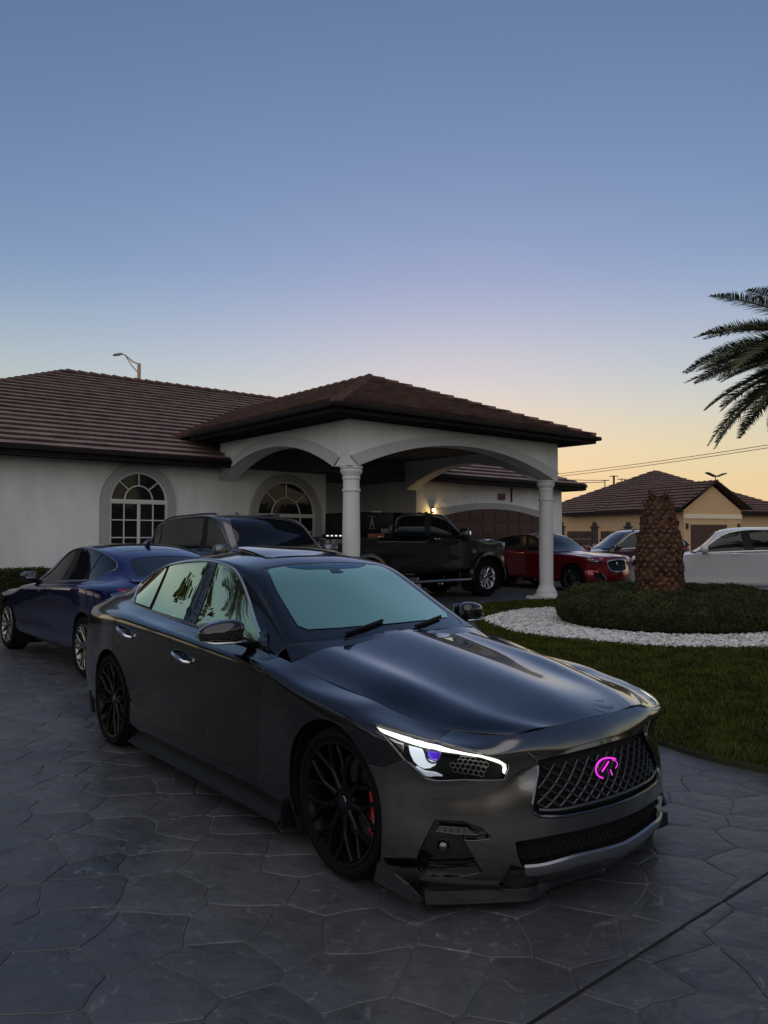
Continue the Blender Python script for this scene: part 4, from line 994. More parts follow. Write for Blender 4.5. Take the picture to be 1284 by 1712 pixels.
    # carport: two front columns, three arched walls, flat ceiling, hip roof
    a0, a1, b0 = 9.4, 15.5, 12.3; zs, ri, ztop = 2.93, .60, 3.84
    wl = MB(); P, off = arch_wall(wl, a1-a0+.44, zs, ri, ztop, b0-.21, b0+.21, lambda x, z, d: (a0-.22+x, d, z))
    bl = MB()
    Pl, offl = arch_wall(wl, FB-b0-.22, zs, .60, ztop, a0-.21, a0+.21, lambda x, z, d: (d, b0+.215+x, z), pad=.06)
    Pr, offr = arch_wall(wl, FB-b0-.22, zs, .60, ztop, a1-.21, a1+.21, lambda x, z, d: (d, b0+.215+x, z), pad=.06)
    wl.build('arched_wall', STUCCO, root)
    def band(P, off, fn, y0, y1, nm):
        V = []; Fc = []; O = off(.20)
        for (x, z), (x2, z2) in zip(P, O): V += [fn(x, z, y0), fn(x2, z2, y0), fn(x, z, y1), fn(x2, z2, y1)]
        for i in range(len(P)-1): k = 4*i; Fc += [(k, k+4, k+5, k+1), (k, k+2, k+6, k+4), (k+1, k+5, k+7, k+3)]
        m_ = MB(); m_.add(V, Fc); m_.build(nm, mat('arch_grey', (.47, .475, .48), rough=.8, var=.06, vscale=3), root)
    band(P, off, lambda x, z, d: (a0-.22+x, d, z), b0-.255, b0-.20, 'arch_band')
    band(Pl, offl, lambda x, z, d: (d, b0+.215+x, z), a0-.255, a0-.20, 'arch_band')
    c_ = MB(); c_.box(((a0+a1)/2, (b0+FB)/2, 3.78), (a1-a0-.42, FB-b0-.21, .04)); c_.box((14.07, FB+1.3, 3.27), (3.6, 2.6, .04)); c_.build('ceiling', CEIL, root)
    prof = [(0, 0), (.30, 0), (.30, .10), (.255, .12), (.25, .19), (.215, .23), (.205, .27), (.178, .31), (.170, .36), (.178, 1.5), (.165, 2.42), (.185, 2.43), (.188, 2.47), (.165, 2.485), (.165, 2.66), (.180, 2.67), (.185, 2.70), (.170, 2.72), (.185, 2.76), (.215, 2.80), (.225, 2.84), (.20, 2.87), (.225, 2.885), (.235, 2.93), (0, 2.93)]
    for a in (a0, a1):
        m_ = MB(); m_.lathe(prof, 36, c=(a, b0, 0)); m_.build('column', COLW, root, auto=32)
        m_ = MB(); m_.box((a, b0, .03), (.70, .70, .06)); m_.build('column_plinth', COLW, root)
    ex0, ex1, ey, zp = 8.45, 16.45, 11.5, 4.02; hw = (ex1-ex0)/2; zpk = zp+.40*hw; c = (ex0+ex1)/2
    E0, E1, PK = (ex0, ey, zp), (ex1, ey, zp), (c, ey+hw, zpk); RB = (c, 22.6, zpk)
    roof_plane(root, E0, E1, PK, PK, TILE, seed=6)
    LB, RBk = (ex0, 22.6, zp), (ex1, 22.6, zp)
    roof_plane(root, LB, E0, RB, PK, TILE, seed=7); roof_plane(root, E1, RBk, PK, RB, TILE, seed=8)
    dk = MB(); dk.add([E0, E1, PK, RB, LB, RBk], [(0, 1, 2), (0, 2, 3, 4), (1, 5, 3, 2)]); dk.V = [(x, y, z-.03) for x, y, z in dk.V]; dk.build('roof', TILE, root)
    for a, b in ((E0, PK), (E1, PK), (PK, RB)): ridge_caps(root, a, b, RIDGE)
    f = MB(); f.box((c, ey+.02, zp-.09), (ex1-ex0, .1, .16)); f.box((ex0+.02, ey+2.95, zp-.09), (.1, 5.9, .16)); f.box((ex1-.02, ey+2.95, zp-.09), (.1, 5.9, .16)); f.build('fascia', FASCIA, root)
    f = MB(); f.box((c, ey-.07, zp-.05), (ex1-ex0+.22, .12, .10), bev=.03); f.box((ex0-.07, ey+2.9, zp-.05), (.12, 5.8, .10), bev=.03); f.box((ex1+.07, ey+2.9, zp-.05), (.12, 5.8, .10), bev=.03); f.build('gutter', FASCIA, root)
    s = MB(); s.box((c, ey+.40, zp-.16), (ex1-ex0-.1, .70, .02)); s.box((ex0+.42, ey+3.2, zp-.157), (.75, 4.9, .02)); s.box((ex1-.42, ey+3.2, zp-.157), (.75, 4.9, .02)); s.build('soffit', MATS['soffit_brown'], root)
    # lit wall lamp left of the garage door
    L = thing('wall_lamp', 'lit wall lamp glowing left of the brown garage door', 'lamp', tuple((16.38*U+(FB-.10)*Vv))+(2.28,), RZ)
    b = MB(); b.box((0, .085, .02), (.10, .03, .26), bev=.01); b.build('back_plate', MATS['iron_dark'], L)
    b = MB(); b.box((0, 0, .13), (.15, .15, .02), bev=.005); b.box((0, .05, .16), (.03, .1, .02)); b.box((0, 0, -.115), (.13, .13, .02)); b.build('lamp_frame', MATS['iron_dark'], L)
    b = MB(); b.lathe([(0, -.10), (.05, -.10), (.055, .11), (0, .11)], 14); b.build('lamp_bulb', mat('lamp_glow', (1, .8, .4), emit=(1, .72, .30), es=3.5), L)
    pl = bpy.data.lights.new('lamp_light', 'POINT'); pl.energy = 5; pl.color = (1, .62, .22); pl.shadow_soft_size = .05
    lo = link('lamp_light', pl, L); lo.location = (0, -.12, 0)
    return root
house = build_house()

def build_neighbour():
    a = R(68); u = np.array([math.sin(a), math.cos(a)]); O = (18.5, 48)
    root = thing('house', 'cream house with a gabled garage and brown roof beyond the white car', 'house', (*O, 0), math.atan2(u[1], u[0]))
    CREAM = mat('cream_stucco', (.54, .36, .20), rough=.85, var=.08, vscale=.6); CT = mat('cream_trim', (.72, .60, .44), rough=.7)
    T2 = mat('far_tile', (.10, .055, .045), rough=.8, col2=(.13, .075, .06), var=.2, vscale=1)
    w = MB(); w.box((2.35, 5, 1.6), (4.7, 10, 3.2)); w.box((6.7, 10.5, 1.6), (13.6, 14, 3.2)); w.add([(0, 0, 3.2), (4.7, 0, 3.2), (2.35, 0, 4.75)], [(0, 1, 2)]); w.build('wall', CREAM, root)
    t = MB(); t.box((2.35, -.03, 2.82), (4.75, .06, .28)); t.build('gable_band', CT, root)
    for sg in SIDE:
        b = MB(); beam(b, [(2.35, -.36, 5.02), (2.35+sg*2.95, -.36, 3.30)], [.16, .16], [.05, .05], (0, -1, 0)); b.build('barge_board', FASCIA, root)
    g = MB(); g.box((2.0, -.02, 1.15), (2.9, .06, 2.3)); g.build('garage_door', DOORB, root)
    g = MB(); g.box((4.45, -.05, 2.2), (.12, .14, .34), bev=.02); g.build('wall_lantern', MATS['iron_dark'], root)
    g = MB(); g.box((.22, -.05, 2.2), (.12, .14, .34), bev=.02); g.build('wall_lantern', MATS['iron_dark'], root)
    g = MB(); g.box((5.9, 3.46, 1.15), (1.7, .06, 2.3)); g.build('garage_door', DOORB, root)
    g = MB(); g.box((-.03, 5.2, 1.75), (.06, 1.5, 1.1)); wn_ = g.build('window', PANE, root)
    fr = MB()
    for q in (4.42, 5.98): fr.box((-.05, q, 1.75), (.1, .09, 1.2))
    fr.box((-.05, 5.2, 2.33), (.1, 1.65, .09)); fr.build('window_frame', WFRAME, wn_)
    ex0, ex1, ey0, ey1, z0, zp = -.6, 14, 3.0, 17.4, 3.25, 6.65
    A, B_, C_, D_ = (ex0, ey0, z0), (ex1, ey0, z0), (ex1, ey1, z0), (ex0, ey1, z0); P, Q = (6.7, 10.2, zp), (6.71, 10.2, zp)
    for e in ((A, B_, P, P), (D_, A, P, P)): roof_plane(root, *e, T2, expo=.45, tw=1.2, seed=9)
    dk = MB(); dk.add([A, B_, C_, D_, P], [(0, 1, 4), (1, 2, 4), (2, 3, 4), (3, 0, 4)]); dk.V = [(x, y, z-.04) for x, y, z in dk.V]; dk.build('roof', T2, root)
    gA, gB, gR0, gR1 = (-.6, -.4, 3.3), (5.3, -.4, 3.3), (2.35, -.4, 5.02), (2.35, 8, 5.02)
    roof_plane(root, (-.6, 8, 3.3), gA, gR1, gR0, T2, expo=.45, tw=1.2, seed=10); roof_plane(root, gB, (5.3, 8, 3.3), gR0, gR1, T2, expo=.45, tw=1.2, seed=11)
    dk = MB(); dk.add([gA, gR0, gR1, (-.6, 8, 3.3), gB, (5.3, 8, 3.3)], [(0, 1, 2, 3), (1, 4, 5, 2)]); dk.V = [(x, y, z-.04) for x, y, z in dk.V]; dk.build('roof', T2, root)
    for a_, b_ in ((A, P), (B_, P), (gR0, gR1)): ridge_caps(root, a_, b_, RIDGE, step=.5)
    f = MB(); f.box((ex0+.02, 5.5, 3.16), (.12, 24*.5, .2)); f.box((10, ey0, 3.13), (8, .12, .2)); f.build('fascia', FASCIA, root)
    fl = MB(); fl.tube([(2.3, -.3, 5.0), (2.3, -.3, 5.35)], .03, 6)
    for sg in SIDE: fl.box((2.3+sg*.42, -.35, 5.42), (.7, .3, .06), Matrix.Rotation(R(-18*sg), 3, 'Y'))
    fl.build('floodlight', MATS['iron_dark'], root)
build_neighbour()
def build_far_house():
    root = thing('house', 'farther house with an orange wall at the right edge of the view', 'house', (36, 70, 0), R(-20))
    w = MB(); w.box((5, 5, 1.9), (14, 10, 3.8)); w.build('wall', MATS['cream_stucco'], root)
    E = [(-2.8, -.8, 3.7), (12.8, -.8, 3.7), (12.8, 10.8, 3.7), (-2.8, 10.8, 3.7)]; P = [(3, 5, 6.4), (7, 5, 6.4)]
    roof_plane(root, E[0], E[1], P[0], P[1], MATS['far_tile'], expo=.5, tw=2, seed=12); roof_plane(root, E[3], E[0], P[0], P[0], MATS['far_tile'], expo=.5, tw=2, seed=13)
    dk = MB(); dk.add(E+P, [(0, 1, 5, 4), (1, 2, 5), (2, 3, 4, 5), (3, 0, 4)]); dk.V = [(x, y, z-.05) for x, y, z in dk.V]; dk.build('roof', MATS['far_tile'], root)
build_far_house()
# garden wall with capped posts
def build_gwall():
    root = thing('garden_wall', 'dark block garden wall with capped posts behind the red car', 'wall', (8.2, 36, 0), 0)
    blk = mat('block_brown', (.055, .040, .034), rough=.9, var=.3, vscale=3)
    for k in range(3):
        for r_ in range(5):
            for c_ in range(4):
                b = MB(); b.box((k*1.55+.25+.30*c_+.14+(.0 if r_ % 2 else .05), 0, .18+.36*r_), (.29, .18, .345), bev=.02); b.build('block', blk, root)
    for k in range(4):
        p = MB(); p.box((k*1.55, 0, .98), (.26, .26, 1.96)); o = p.build('post', blk, root)
        q = MB(); q.box((k*1.55, 0, 2.0), (.36, .36, .08), bev=.02); q.lathe([(0, 2.04), (.09, 2.04), (.13, 2.12), (.09, 2.22), (0, 2.25)], 12, c=(k*1.55, 0, 0)); q.build('post_cap', blk, o)
build_gwall()
# street lamp over the roof, poles, wires
def build_streetlamp():
    root = thing('street_lamp', 'tall street lamp with a braced arm rising behind the roof', 'street lamp', (-13.0, 41, 0), 0)
    pm = mat('pole_orange', (.40, .24, .16), rough=.5)
    z = 1.525+(898-606)*41/1300; m_ = MB(); m_.tube([(0, 0, 0), (0, 0, z)], [.14, .09], 12); m_.build('pole', pm, root)
    m_ = MB(); m_.tube([(0, 0, z-.05), (-.35, 0, z+.10), (-.75, 0, z+.45), (-.95, 0, z+.52)], .035, 8); m_.tube([(0, 0, z-.55), (-.4, 0, z-.1), (-.72, 0, z+.40)], .028, 8); m_.build('arm', pm, root)
    m_ = MB(); blob(m_, (-1.15, 0, z+.48), (.26, .11, .07), fn=lambda p: Vector((p.x, p.y, p.z+.04*(p.x/.26)))); m_.build('lamp_head', mat('lamp_head_grey', (.3, .25, .22), rough=.4), root, smooth=True)
build_streetlamp()
def build_poles():
    dk = mat('pole_dark', (.06, .035, .025), rough=.8)
    Y = 120
    for i, (px, ytop) in enumerate(((1012, 802), (1027, 795), (1040, 800))):
        x = (px-642)/CAM_F*Y; zt = 1.525+(898-ytop)*Y/1300
        root = thing('utility_pole', ('leftmost', 'middle and tallest', 'rightmost')[i]+' of three distant utility poles above the cream house roof', 'utility pole', (x, Y, 0), 0, 'distant utility poles')
        p = MB(); p.tube([(0, 0, 0), (0, 0, zt)], .16 if i == 1 else .08, 8); p.build('pole', dk, root)
        c = MB(); c.box((0, 0, zt-.1), (1.3, .12, .12)); c.build('crossarm', dk, root)
    wm = mat('wire_brown', (.20, .12, .07), rough=.7)
    def wire(p0, p1, y0, y1, sag, r, lab, nm='overhead_wire'):
        A = Vector(((p0[0]-642)/CAM_F*y0, y0, 1.525+(898-p0[1])*y0/1300)); B_ = Vector(((p1[0]-642)/CAM_F*y1, y1, 1.525+(898-p1[1])*y1/1300))
        m_ = MB(); m_.tube([A.lerp(B_, t)-Vector((0, 0, sag*4*t*(1-t))) for t in np.linspace(0, 1, 30)], r, 6); o = m_.build(nm, wm, None, smooth=True); tag(o, lab, 'wire', 'overhead wires')
    wire((700, 812), (1420, 722), 90, 45, .5, .022, 'upper of the two long overhead wires across the orange sky')
    wire((700, 816), (1420, 727), 90, 45, .5, .022, 'lower of the two long overhead wires across the orange sky')
    wire((800, 788), (1012, 803), 130, 120, .4, .05, 'short overhead wire running to the distant poles, above its twin')
    wire((800, 797), (1012, 806), 130, 120, .4, .05, 'short overhead wire running to the distant poles, below its twin')
build_poles()
# ------------------------------------------------------------ ground, lawn, planting
tag(big_mesh('ground', [(-900, -900, -.06), (900, -900, -.06), (900, 900, -.06), (-900, 900, -.06)], [(0, 1, 2, 3)], mat('far_ground', (.05, .05, .045), rough=.9, var=.3, vscale=.2)), kind='structure')
LAWN = smooth_line([(2.62, 4.92), (2.2, 5.28), (1.95, 5.9), (1.75, 7.5), (1.55, 11), (1.62, 14.5), (1.9, 16.6), (2.7, 18.0), (4.6, 18.75), (7, 18.6), (10, 17), (13, 13), (14.5, 8), (12, 3), (8.5, 1.6), (5.2, 2.7)], 2, True)
STONE = None
def stone_mat():
    m = bpy.data.materials.new('stamped_concrete'); m.use_nodes = True; nt = m.node_tree; b = nt.nodes['Principled BSDF']; L = nt.links.new
    tc = nt.nodes.new('ShaderNodeTexCoord'); oi = nt.nodes.new('ShaderNodeObjectInfo')
    n1 = nt.nodes.new('ShaderNodeTexNoise'); n1.inputs['Scale'].default_value = 3.5; n1.inputs['Detail'].default_value = 8; n1.inputs['Roughness'].default_value = .7; L(tc.outputs['Object'], n1.inputs['Vector'])
    r = nt.nodes.new('ShaderNodeValToRGB'); r.color_ramp.elements[0].position = .28; r.color_ramp.elements[1].position = .75
    r.color_ramp.elements[0].color = (.050, .052, .058, 1); r.color_ramp.elements[1].color = (.088, .091, .098, 1); L(n1.outputs['Fac'], r.inputs[0])
    hv = nt.nodes.new('ShaderNodeHueSaturation'); mr = nt.nodes.new('ShaderNodeMapRange'); mr.inputs['To Min'].default_value = .86; mr.inputs['To Max'].default_value = 1.14
    L(oi.outputs['Random'], mr.inputs[0]); L(mr.outputs[0], hv.inputs['Value']); 
    n4 = nt.nodes.new('ShaderNodeTexNoise'); n4.inputs['Scale'].default_value = .55; n4.inputs['Detail'].default_value = 4; n4.inputs['Distortion'].default_value = .6; L(tc.outputs['Object'], n4.inputs['Vector'])
    r4 = nt.nodes.new('ShaderNodeValToRGB'); r4.color_ramp.elements[0].position = .36; r4.color_ramp.elements[1].position = .62; r4.color_ramp.elements[0].color = (.62, .62, .64, 1); r4.color_ramp.elements[1].color = (1.12, 1.1, 1.06, 1); L(n4.outputs['Fac'], r4.inputs[0])
    mp4 = nt.nodes.new('ShaderNodeMix'); mp4.data_type = 'RGBA'; mp4.blend_type = 'MULTIPLY'; mp4.inputs['Factor'].default_value = 1; L(r.outputs[0], mp4.inputs['A']); L(r4.outputs[0], mp4.inputs['B']); L(mp4.outputs['Result'], hv.inputs['Color'])
    # pale scuffs and dark spots
    n2 = nt.nodes.new('ShaderNodeTexNoise'); n2.inputs['Scale'].default_value = 9; n2.inputs['Detail'].default_value = 10; n2.inputs['Roughness'].default_value = .75; n2.inputs['Distortion'].default_value = 1.2; L(tc.outputs['Object'], n2.inputs['Vector'])
    r2 = nt.nodes.new('ShaderNodeValToRGB'); r2.color_ramp.elements[0].position = .57; r2.color_ramp.elements[1].position = .66; r2.color_ramp.elements[0].color = (0, 0, 0, 1); r2.color_ramp.elements[1].color = (.6, .6, .6, 1); L(n2.outputs['Fac'], r2.inputs[0])
    mx = nt.nodes.new('ShaderNodeMix'); mx.data_type = 'RGBA'; mx.inputs['B'].default_value = (.18, .183, .187, 1); L(r2.outputs[0], mx.inputs['Factor']); L(hv.outputs[0], mx.inputs['A'])
    r3 = nt.nodes.new('ShaderNodeValToRGB'); r3.color_ramp.elements[0].position = .22; r3.color_ramp.elements[1].position = .30; r3.color_ramp.elements[0].color = (1, 1, 1, 1); r3.color_ramp.elements[1].color = (0, 0, 0, 1); L(n2.outputs['Fac'], r3.inputs[0])
    mx2 = nt.nodes.new('ShaderNodeMix'); mx2.data_type = 'RGBA'; mx2.inputs['B'].default_value = (.022, .022, .024, 1); L(r3.outputs[0], mx2.inputs['Factor']); L(mx.outputs['Result'], mx2.inputs['A']); L(mx2.outputs['Result'], b.inputs['Base Color'])
    mr2 = nt.nodes.new('ShaderNodeMapRange'); mr2.inputs['To Min'].default_value = .24; mr2.inputs['To Max'].default_value = .52; L(n1.outputs['Fac'], mr2.inputs[0]); L(mr2.outputs[0], b.inputs['Roughness'])
    n3 = nt.nodes.new('ShaderNodeTexNoise'); n3.inputs['Scale'].default_value = 11; n3.inputs['Detail'].default_value = 7; n3.inputs['Distortion'].default_value = .8; L(tc.outputs['Object'], n3.inputs['Vector'])
    bp = nt.nodes.new('ShaderNodeBump'); bp.inputs['Strength'].default_value = .8; bp.inputs['Distance'].default_value = .012; L(n3.outputs['Fac'], bp.inputs['Height']); L(bp.outputs[0], b.inputs['Normal'])
    MATS['stamped'] = m; return m
STONE = stone_mat()
JOINT = mat('joint_grey', (.02, .021, .023), rough=.7, var=.3, vscale=.9, col2=(.14, .143, .15), detail=3)
CUT0, CUTD = np.array([.39, 2.43]), np.array([1.39, 1.18])/np.hypot(1.39, 1.18); CUTN = np.array([-CUTD[1], CUTD[0]])
def build_driveway():
    dv = tag(big_mesh('driveway', [(-40, -8, -.0055), (40, -8, -.0055), (40, 60, -.0055), (-40, 60, -.0055)], [(0, 1, 2, 3)], JOINT), kind='structure')
    rg = random.Random(11); sp = .335
    seeds = {}
    for i in range(-36, 30):
        for j in range(1, 56): seeds[(i, j)] = np.array([(i+rg.uniform(-.36, .36)+(.5 if j % 2 else 0))*sp, (j+rg.uniform(-.36, .36))*sp*.9])
    def clip(P, n, d):                                    # keep n.p <= d
        Q = []
        for a, b in zip(P, P[1:]+P[:1]):
            fa, fb = n@a-d, n@b-d
            if fa <= 0: Q.append(a)
            if fa*fb < 0: Q.append(a+(b-a)*fa/(fa-fb))
        return Q
    cells = []
    for (i, j), s in seeds.items():
        X, Y = s
        if Y < 1.3 or Y > 15 or abs(X) > .75*Y+1.6 or X < -9.5: continue
        if inside(np.array([s]), LAWN)[0]: continue
        P = [s+np.array(c)*1.2 for c in ((-1, -1), (1, -1), (1, 1), (-1, 1))]
        for a in range(-2, 3):
            for b in range(-2, 3):
                if (a or b) and (i+a, j+b) in seeds:
                    q = seeds[(i+a, j+b)]; n = q-s; L = np.linalg.norm(n); n = n/L; P = clip(P, n, n@(s+q)/2)
        if len(P) < 3: continue
        d = CUTN@CUT0; sides = [CUTN@p-d for p in P]
        parts = [P] if max(sides) < .0 or min(sides) > 0 else [clip(P, CUTN, d-.006), clip(P, -CUTN, -d-.006)]
        for Q in parts:
            if len(Q) >= 3: cells.append(Q)
    def area(P): return .5*abs(sum(a[0]*b[1]-a[1]*b[0] for a, b in zip(P, P[1:]+P[:1])))
    cells = [c for c in cells if area(c) > .008]
    cells.sort(key=lambda c: (lambda m: float(np.linalg.norm(m))+(100 if abs(m[0]) > .5*m[1]+.2 or m[1] < 2.2 else 0))(np.mean(c, 0)))
    def stone(P):
        """bevelled stone with a wobbly outline"""
        P = [np.array(p) for p in P]; c = np.mean(P, 0); Q = []
        for a, b in zip(P, P[1:]+P[:1]):
            L = np.linalg.norm(b-a)
            if L < .05: Q.append((a+b)/2); continue
            t = (b-a)/L; nn = np.array([-t[1], t[0]]); k = max(3, int(L/.06)); r1 = 0
            for q in range(k):
                f = (q+.5)/k; f = .05+.90*q/(k-1); Q.append(a+(b-a)*f+nn*(r1*math.sin(math.pi*f)))
        Q = [warp(p) for p in Q]; c = warp(c); n = len(Q); V = []; Fc = []
        tx, ty = 0, 0; cr = c
        for ins, z in ((.0022, -.010), (.003, -.0035), (.0065, -.0006), (.014, .0003)):
            for p in Q:
                d = c-p; L = np.linalg.norm(d); p2 = p+d/L*min(ins, L*.5); V.append((*p2, z+(tx*(p2[0]-c[0])+ty*(p2[1]-c[1]) if z > -.01 else 0)))
        for r_ in range(3):
            for q in range(n): Fc.append((r_*n+q, r_*n+(q+1) % n, (r_+1)*n+(q+1) % n, (r_+1)*n+q))
        V.append((*c, .0005)); k = len(V)-1
        for q in range(n): Fc.append((3*n+q, 3*n+(q+1) % n, k))
        return V, Fc
    def warp(p):
        x, y = p; k = min(1, abs(CUTN@(np.array(p)-CUT0))/.25); return np.array([x+k*(.016*math.sin(9*y+2.1*x)+.008*math.sin(23*y-11*x+1)), y+k*(.016*math.sin(8*x-3*y+2)+.008*math.sin(21*x+13*y))])
    rest = MB()
    for i, c in enumerate(cells):
        if area(c) and sum(a[0]*b[1]-a[1]*b[0] for a, b in zip(c, c[1:]+c[:1])) < 0: c = c[::-1]
        V, Fc = stone(c)
        if i < 298: new_mesh('paving_stone', V, Fc, STONE, dv, smooth=True).data.set_sharp_from_angle(angle=R(22))
        else: rest.add(V, Fc)
    o = rest.build('paving_stones', STONE, dv, smooth=True); o['kind'] = 'stuff'
    print('stones', len(cells))
    # plain slab behind and beside the stones
    fs = MB(); fs.add([(-40, 16, -.001), (40, 16, -.001), (40, 60, -.001), (-40, 60, -.001)], [(0, 1, 2, 3)]); fs.build('slab', mat('slab_grey', (.055, .058, .063), rough=.5, var=.2, vscale=1.5, bump=.3, bscale=8), dv)
    sc_ = MB(); a = CUT0-CUTD*1.0; b = CUT0+CUTD*3.2; w = CUTN*.007
    sc_.add([(*(a-w), -.0035), (*(b-w), -.0035), (*(b+w), -.0035), (*(a+w), -.0035)], [(0, 1, 2, 3)]); sc_.build('saw_cut', VOID, dv)
    return dv
build_driveway()
SOIL = mat('lawn_soil', (.030, .034, .014), rough=1, var=.4, vscale=5)
GRASS = mat('grass_blade', (.030, .042, .004), rough=.8, spec=.15, var=.55, vscale=3, col2=(.050, .056, .008))
HX_, HY_ = 4.85, 13.4
def build_lawn():
    n = len(LAWN); cen = LAWN.mean(0)
    V = [(*p, .035) for p in LAWN]+[(*p, -.016) for p in LAWN]+[(*cen, .045)]
    Fc = [(i, (i+1) % n, 2*n) for i in range(n)]+[(n+i, n+(i+1) % n, (i+1) % n, i) for i in range(n)]
    o = new_mesh('lawn', V, Fc, SOIL); tag(o, kind='structure')
    rs = np.random.RandomState(3); lo, hi = LAWN.min(0), LAWN.max(0); P = rs.uniform(lo, hi, (700000, 2))
    d = np.hypot(P[:, 0], P[:, 1]); keep = (rs.rand(len(P)) < np.clip((7.5/np.maximum(d, 1))**1.6, .10, 1)) & (np.abs(P[:, 0]) < P[:, 1]*.8+1.5); P = P[keep]
    P = P[inside(P, LAWN)]; P = P[np.hypot(P[:, 0]-HX_, P[:, 1]-HY_) > 3.02+.05*np.sin(9*np.arctan2(P[:, 1]-HY_, P[:, 0]-HX_))]
    m = len(P); d = np.hypot(P[:, 0], P[:, 1]); h = rs.uniform(.03, .065, m); w = rs.uniform(.0035, .0055, m)*np.clip(d/6, 1, 2.6); a = rs.uniform(0, 2*np.pi, m); l = rs.normal(0, .022, (m, 2))
    bx = np.stack([np.cos(a)*w, np.sin(a)*w], 1); z0 = np.full(m, .034)
    v0 = np.c_[P-bx, z0]; v1 = np.c_[P+bx, z0]; v2 = np.c_[P+l*.45+bx*.7, z0+h*.65]; v3 = np.c_[P+l*.45-bx*.7, z0+h*.65]; v4 = np.c_[P+l*1.2, z0+h]
    VV = np.stack([v0, v1, v2, v3, v4], 1).reshape(-1, 3); i = np.arange(m)[:, None]*5
    T = np.concatenate([i+[0, 1, 2], i+[0, 2, 3], i+[3, 2, 4]], 1).reshape(-1, 3)
    g = big_mesh('grass', VV, T, GRASS); tag(g, 'short green lawn grass around the gravel ring', 'grass', kind='stuff'); print('blades', m)
build_lawn()
def build_gravel():
    rs = np.random.RandomState(5); n = 12000; a = rs.uniform(0, 2*np.pi, n); r = np.sqrt(rs.uniform(1.5**2, 3.08**2, n)); r += .05*np.sin(9*a)*(r > 2.8)
    P = np.stack([HX_+r*np.cos(a), HY_+r*np.sin(a)], 1); ok = P[:, 0] < 9; P = P[ok]; n = len(P)
    base = np.array([(1, 0, 0), (-1, 0, 0), (0, 1, 0), (0, -1, 0), (0, 0, 1), (.6, .6, .5), (-.6, .6, .5), (-.6, -.6, .5), (.6, -.6, .5)], float)
    tri = np.array([(4, 5, 6), (4, 6, 7), (4, 7, 8), (4, 8, 5), (0, 2, 5), (2, 1, 6), (1, 3, 7), (3, 0, 8), (0, 5, 8), (2, 6, 5), (1, 7, 6), (3, 8, 7)])
    s = rs.uniform(.018, .038, (n, 1, 3))*np.array([1, 1, .7]); B = base[None]*s*(1+rs.uniform(-.25, .25, (n, 9, 1))); t = rs.uniform(0, 6.28, n); c, q = np.cos(t)[:, None], np.sin(t)[:, None]
    X = B[..., 0]*c-B[..., 1]*q; Y = B[..., 0]*q+B[..., 1]*c; Z = B[..., 2]+.05+rs.uniform(0, .022, (n, 1))
    V = np.stack([X+P[:, :1], Y+P[:, 1:], Z], -1).reshape(-1, 3); T = (tri[None]+(np.arange(n)*9)[:, None, None]).reshape(-1, 3)
    m = mat('white_gravel', (.54, .54, .525), rough=.8, var=.6, vscale=9)
    g = big_mesh('gravel', V, T, m); tag(g, 'white gravel ring around the round hedge', 'gravel', kind='stuff')
    d = MB(); d.lathe([(1.2, .05), (3.06, .052), (3.10, .03)], 60, c=(HX_, HY_, 0)); b = d.build('gravel_bed', mat('gravel_bed', (.13, .13, .12), rough=.9, var=.4, vscale=30), None); tag(b, kind='structure')
build_gravel()
def leaf_cloud(rs, P, N, size, spread=.7):
    """small quads at P roughly facing N"""
    n = len(P); D = N+rs.normal(0, spread, (n, 3)); D /= np.linalg.norm(D, axis=1)[:, None]; t = np.cross(D, rs.normal(0, 1, (n, 3))); t /= np.linalg.norm(t, axis=1)[:, None]; b = np.cross(D, t); s = size*rs.uniform(.6, 1.3, (n, 1))
    V = np.stack([P-t*s*.9, P-b*s*.5, P+t*s*1.1, P+b*s*.5], 1).reshape(-1, 3); F_ = np.arange(n*4).reshape(-1, 4); return V, F_
HEDGE = mat('hedge_leaf', (.020, .030, .007), rough=.65, spec=.22, var=.55, vscale=4, col2=(.040, .050, .012))
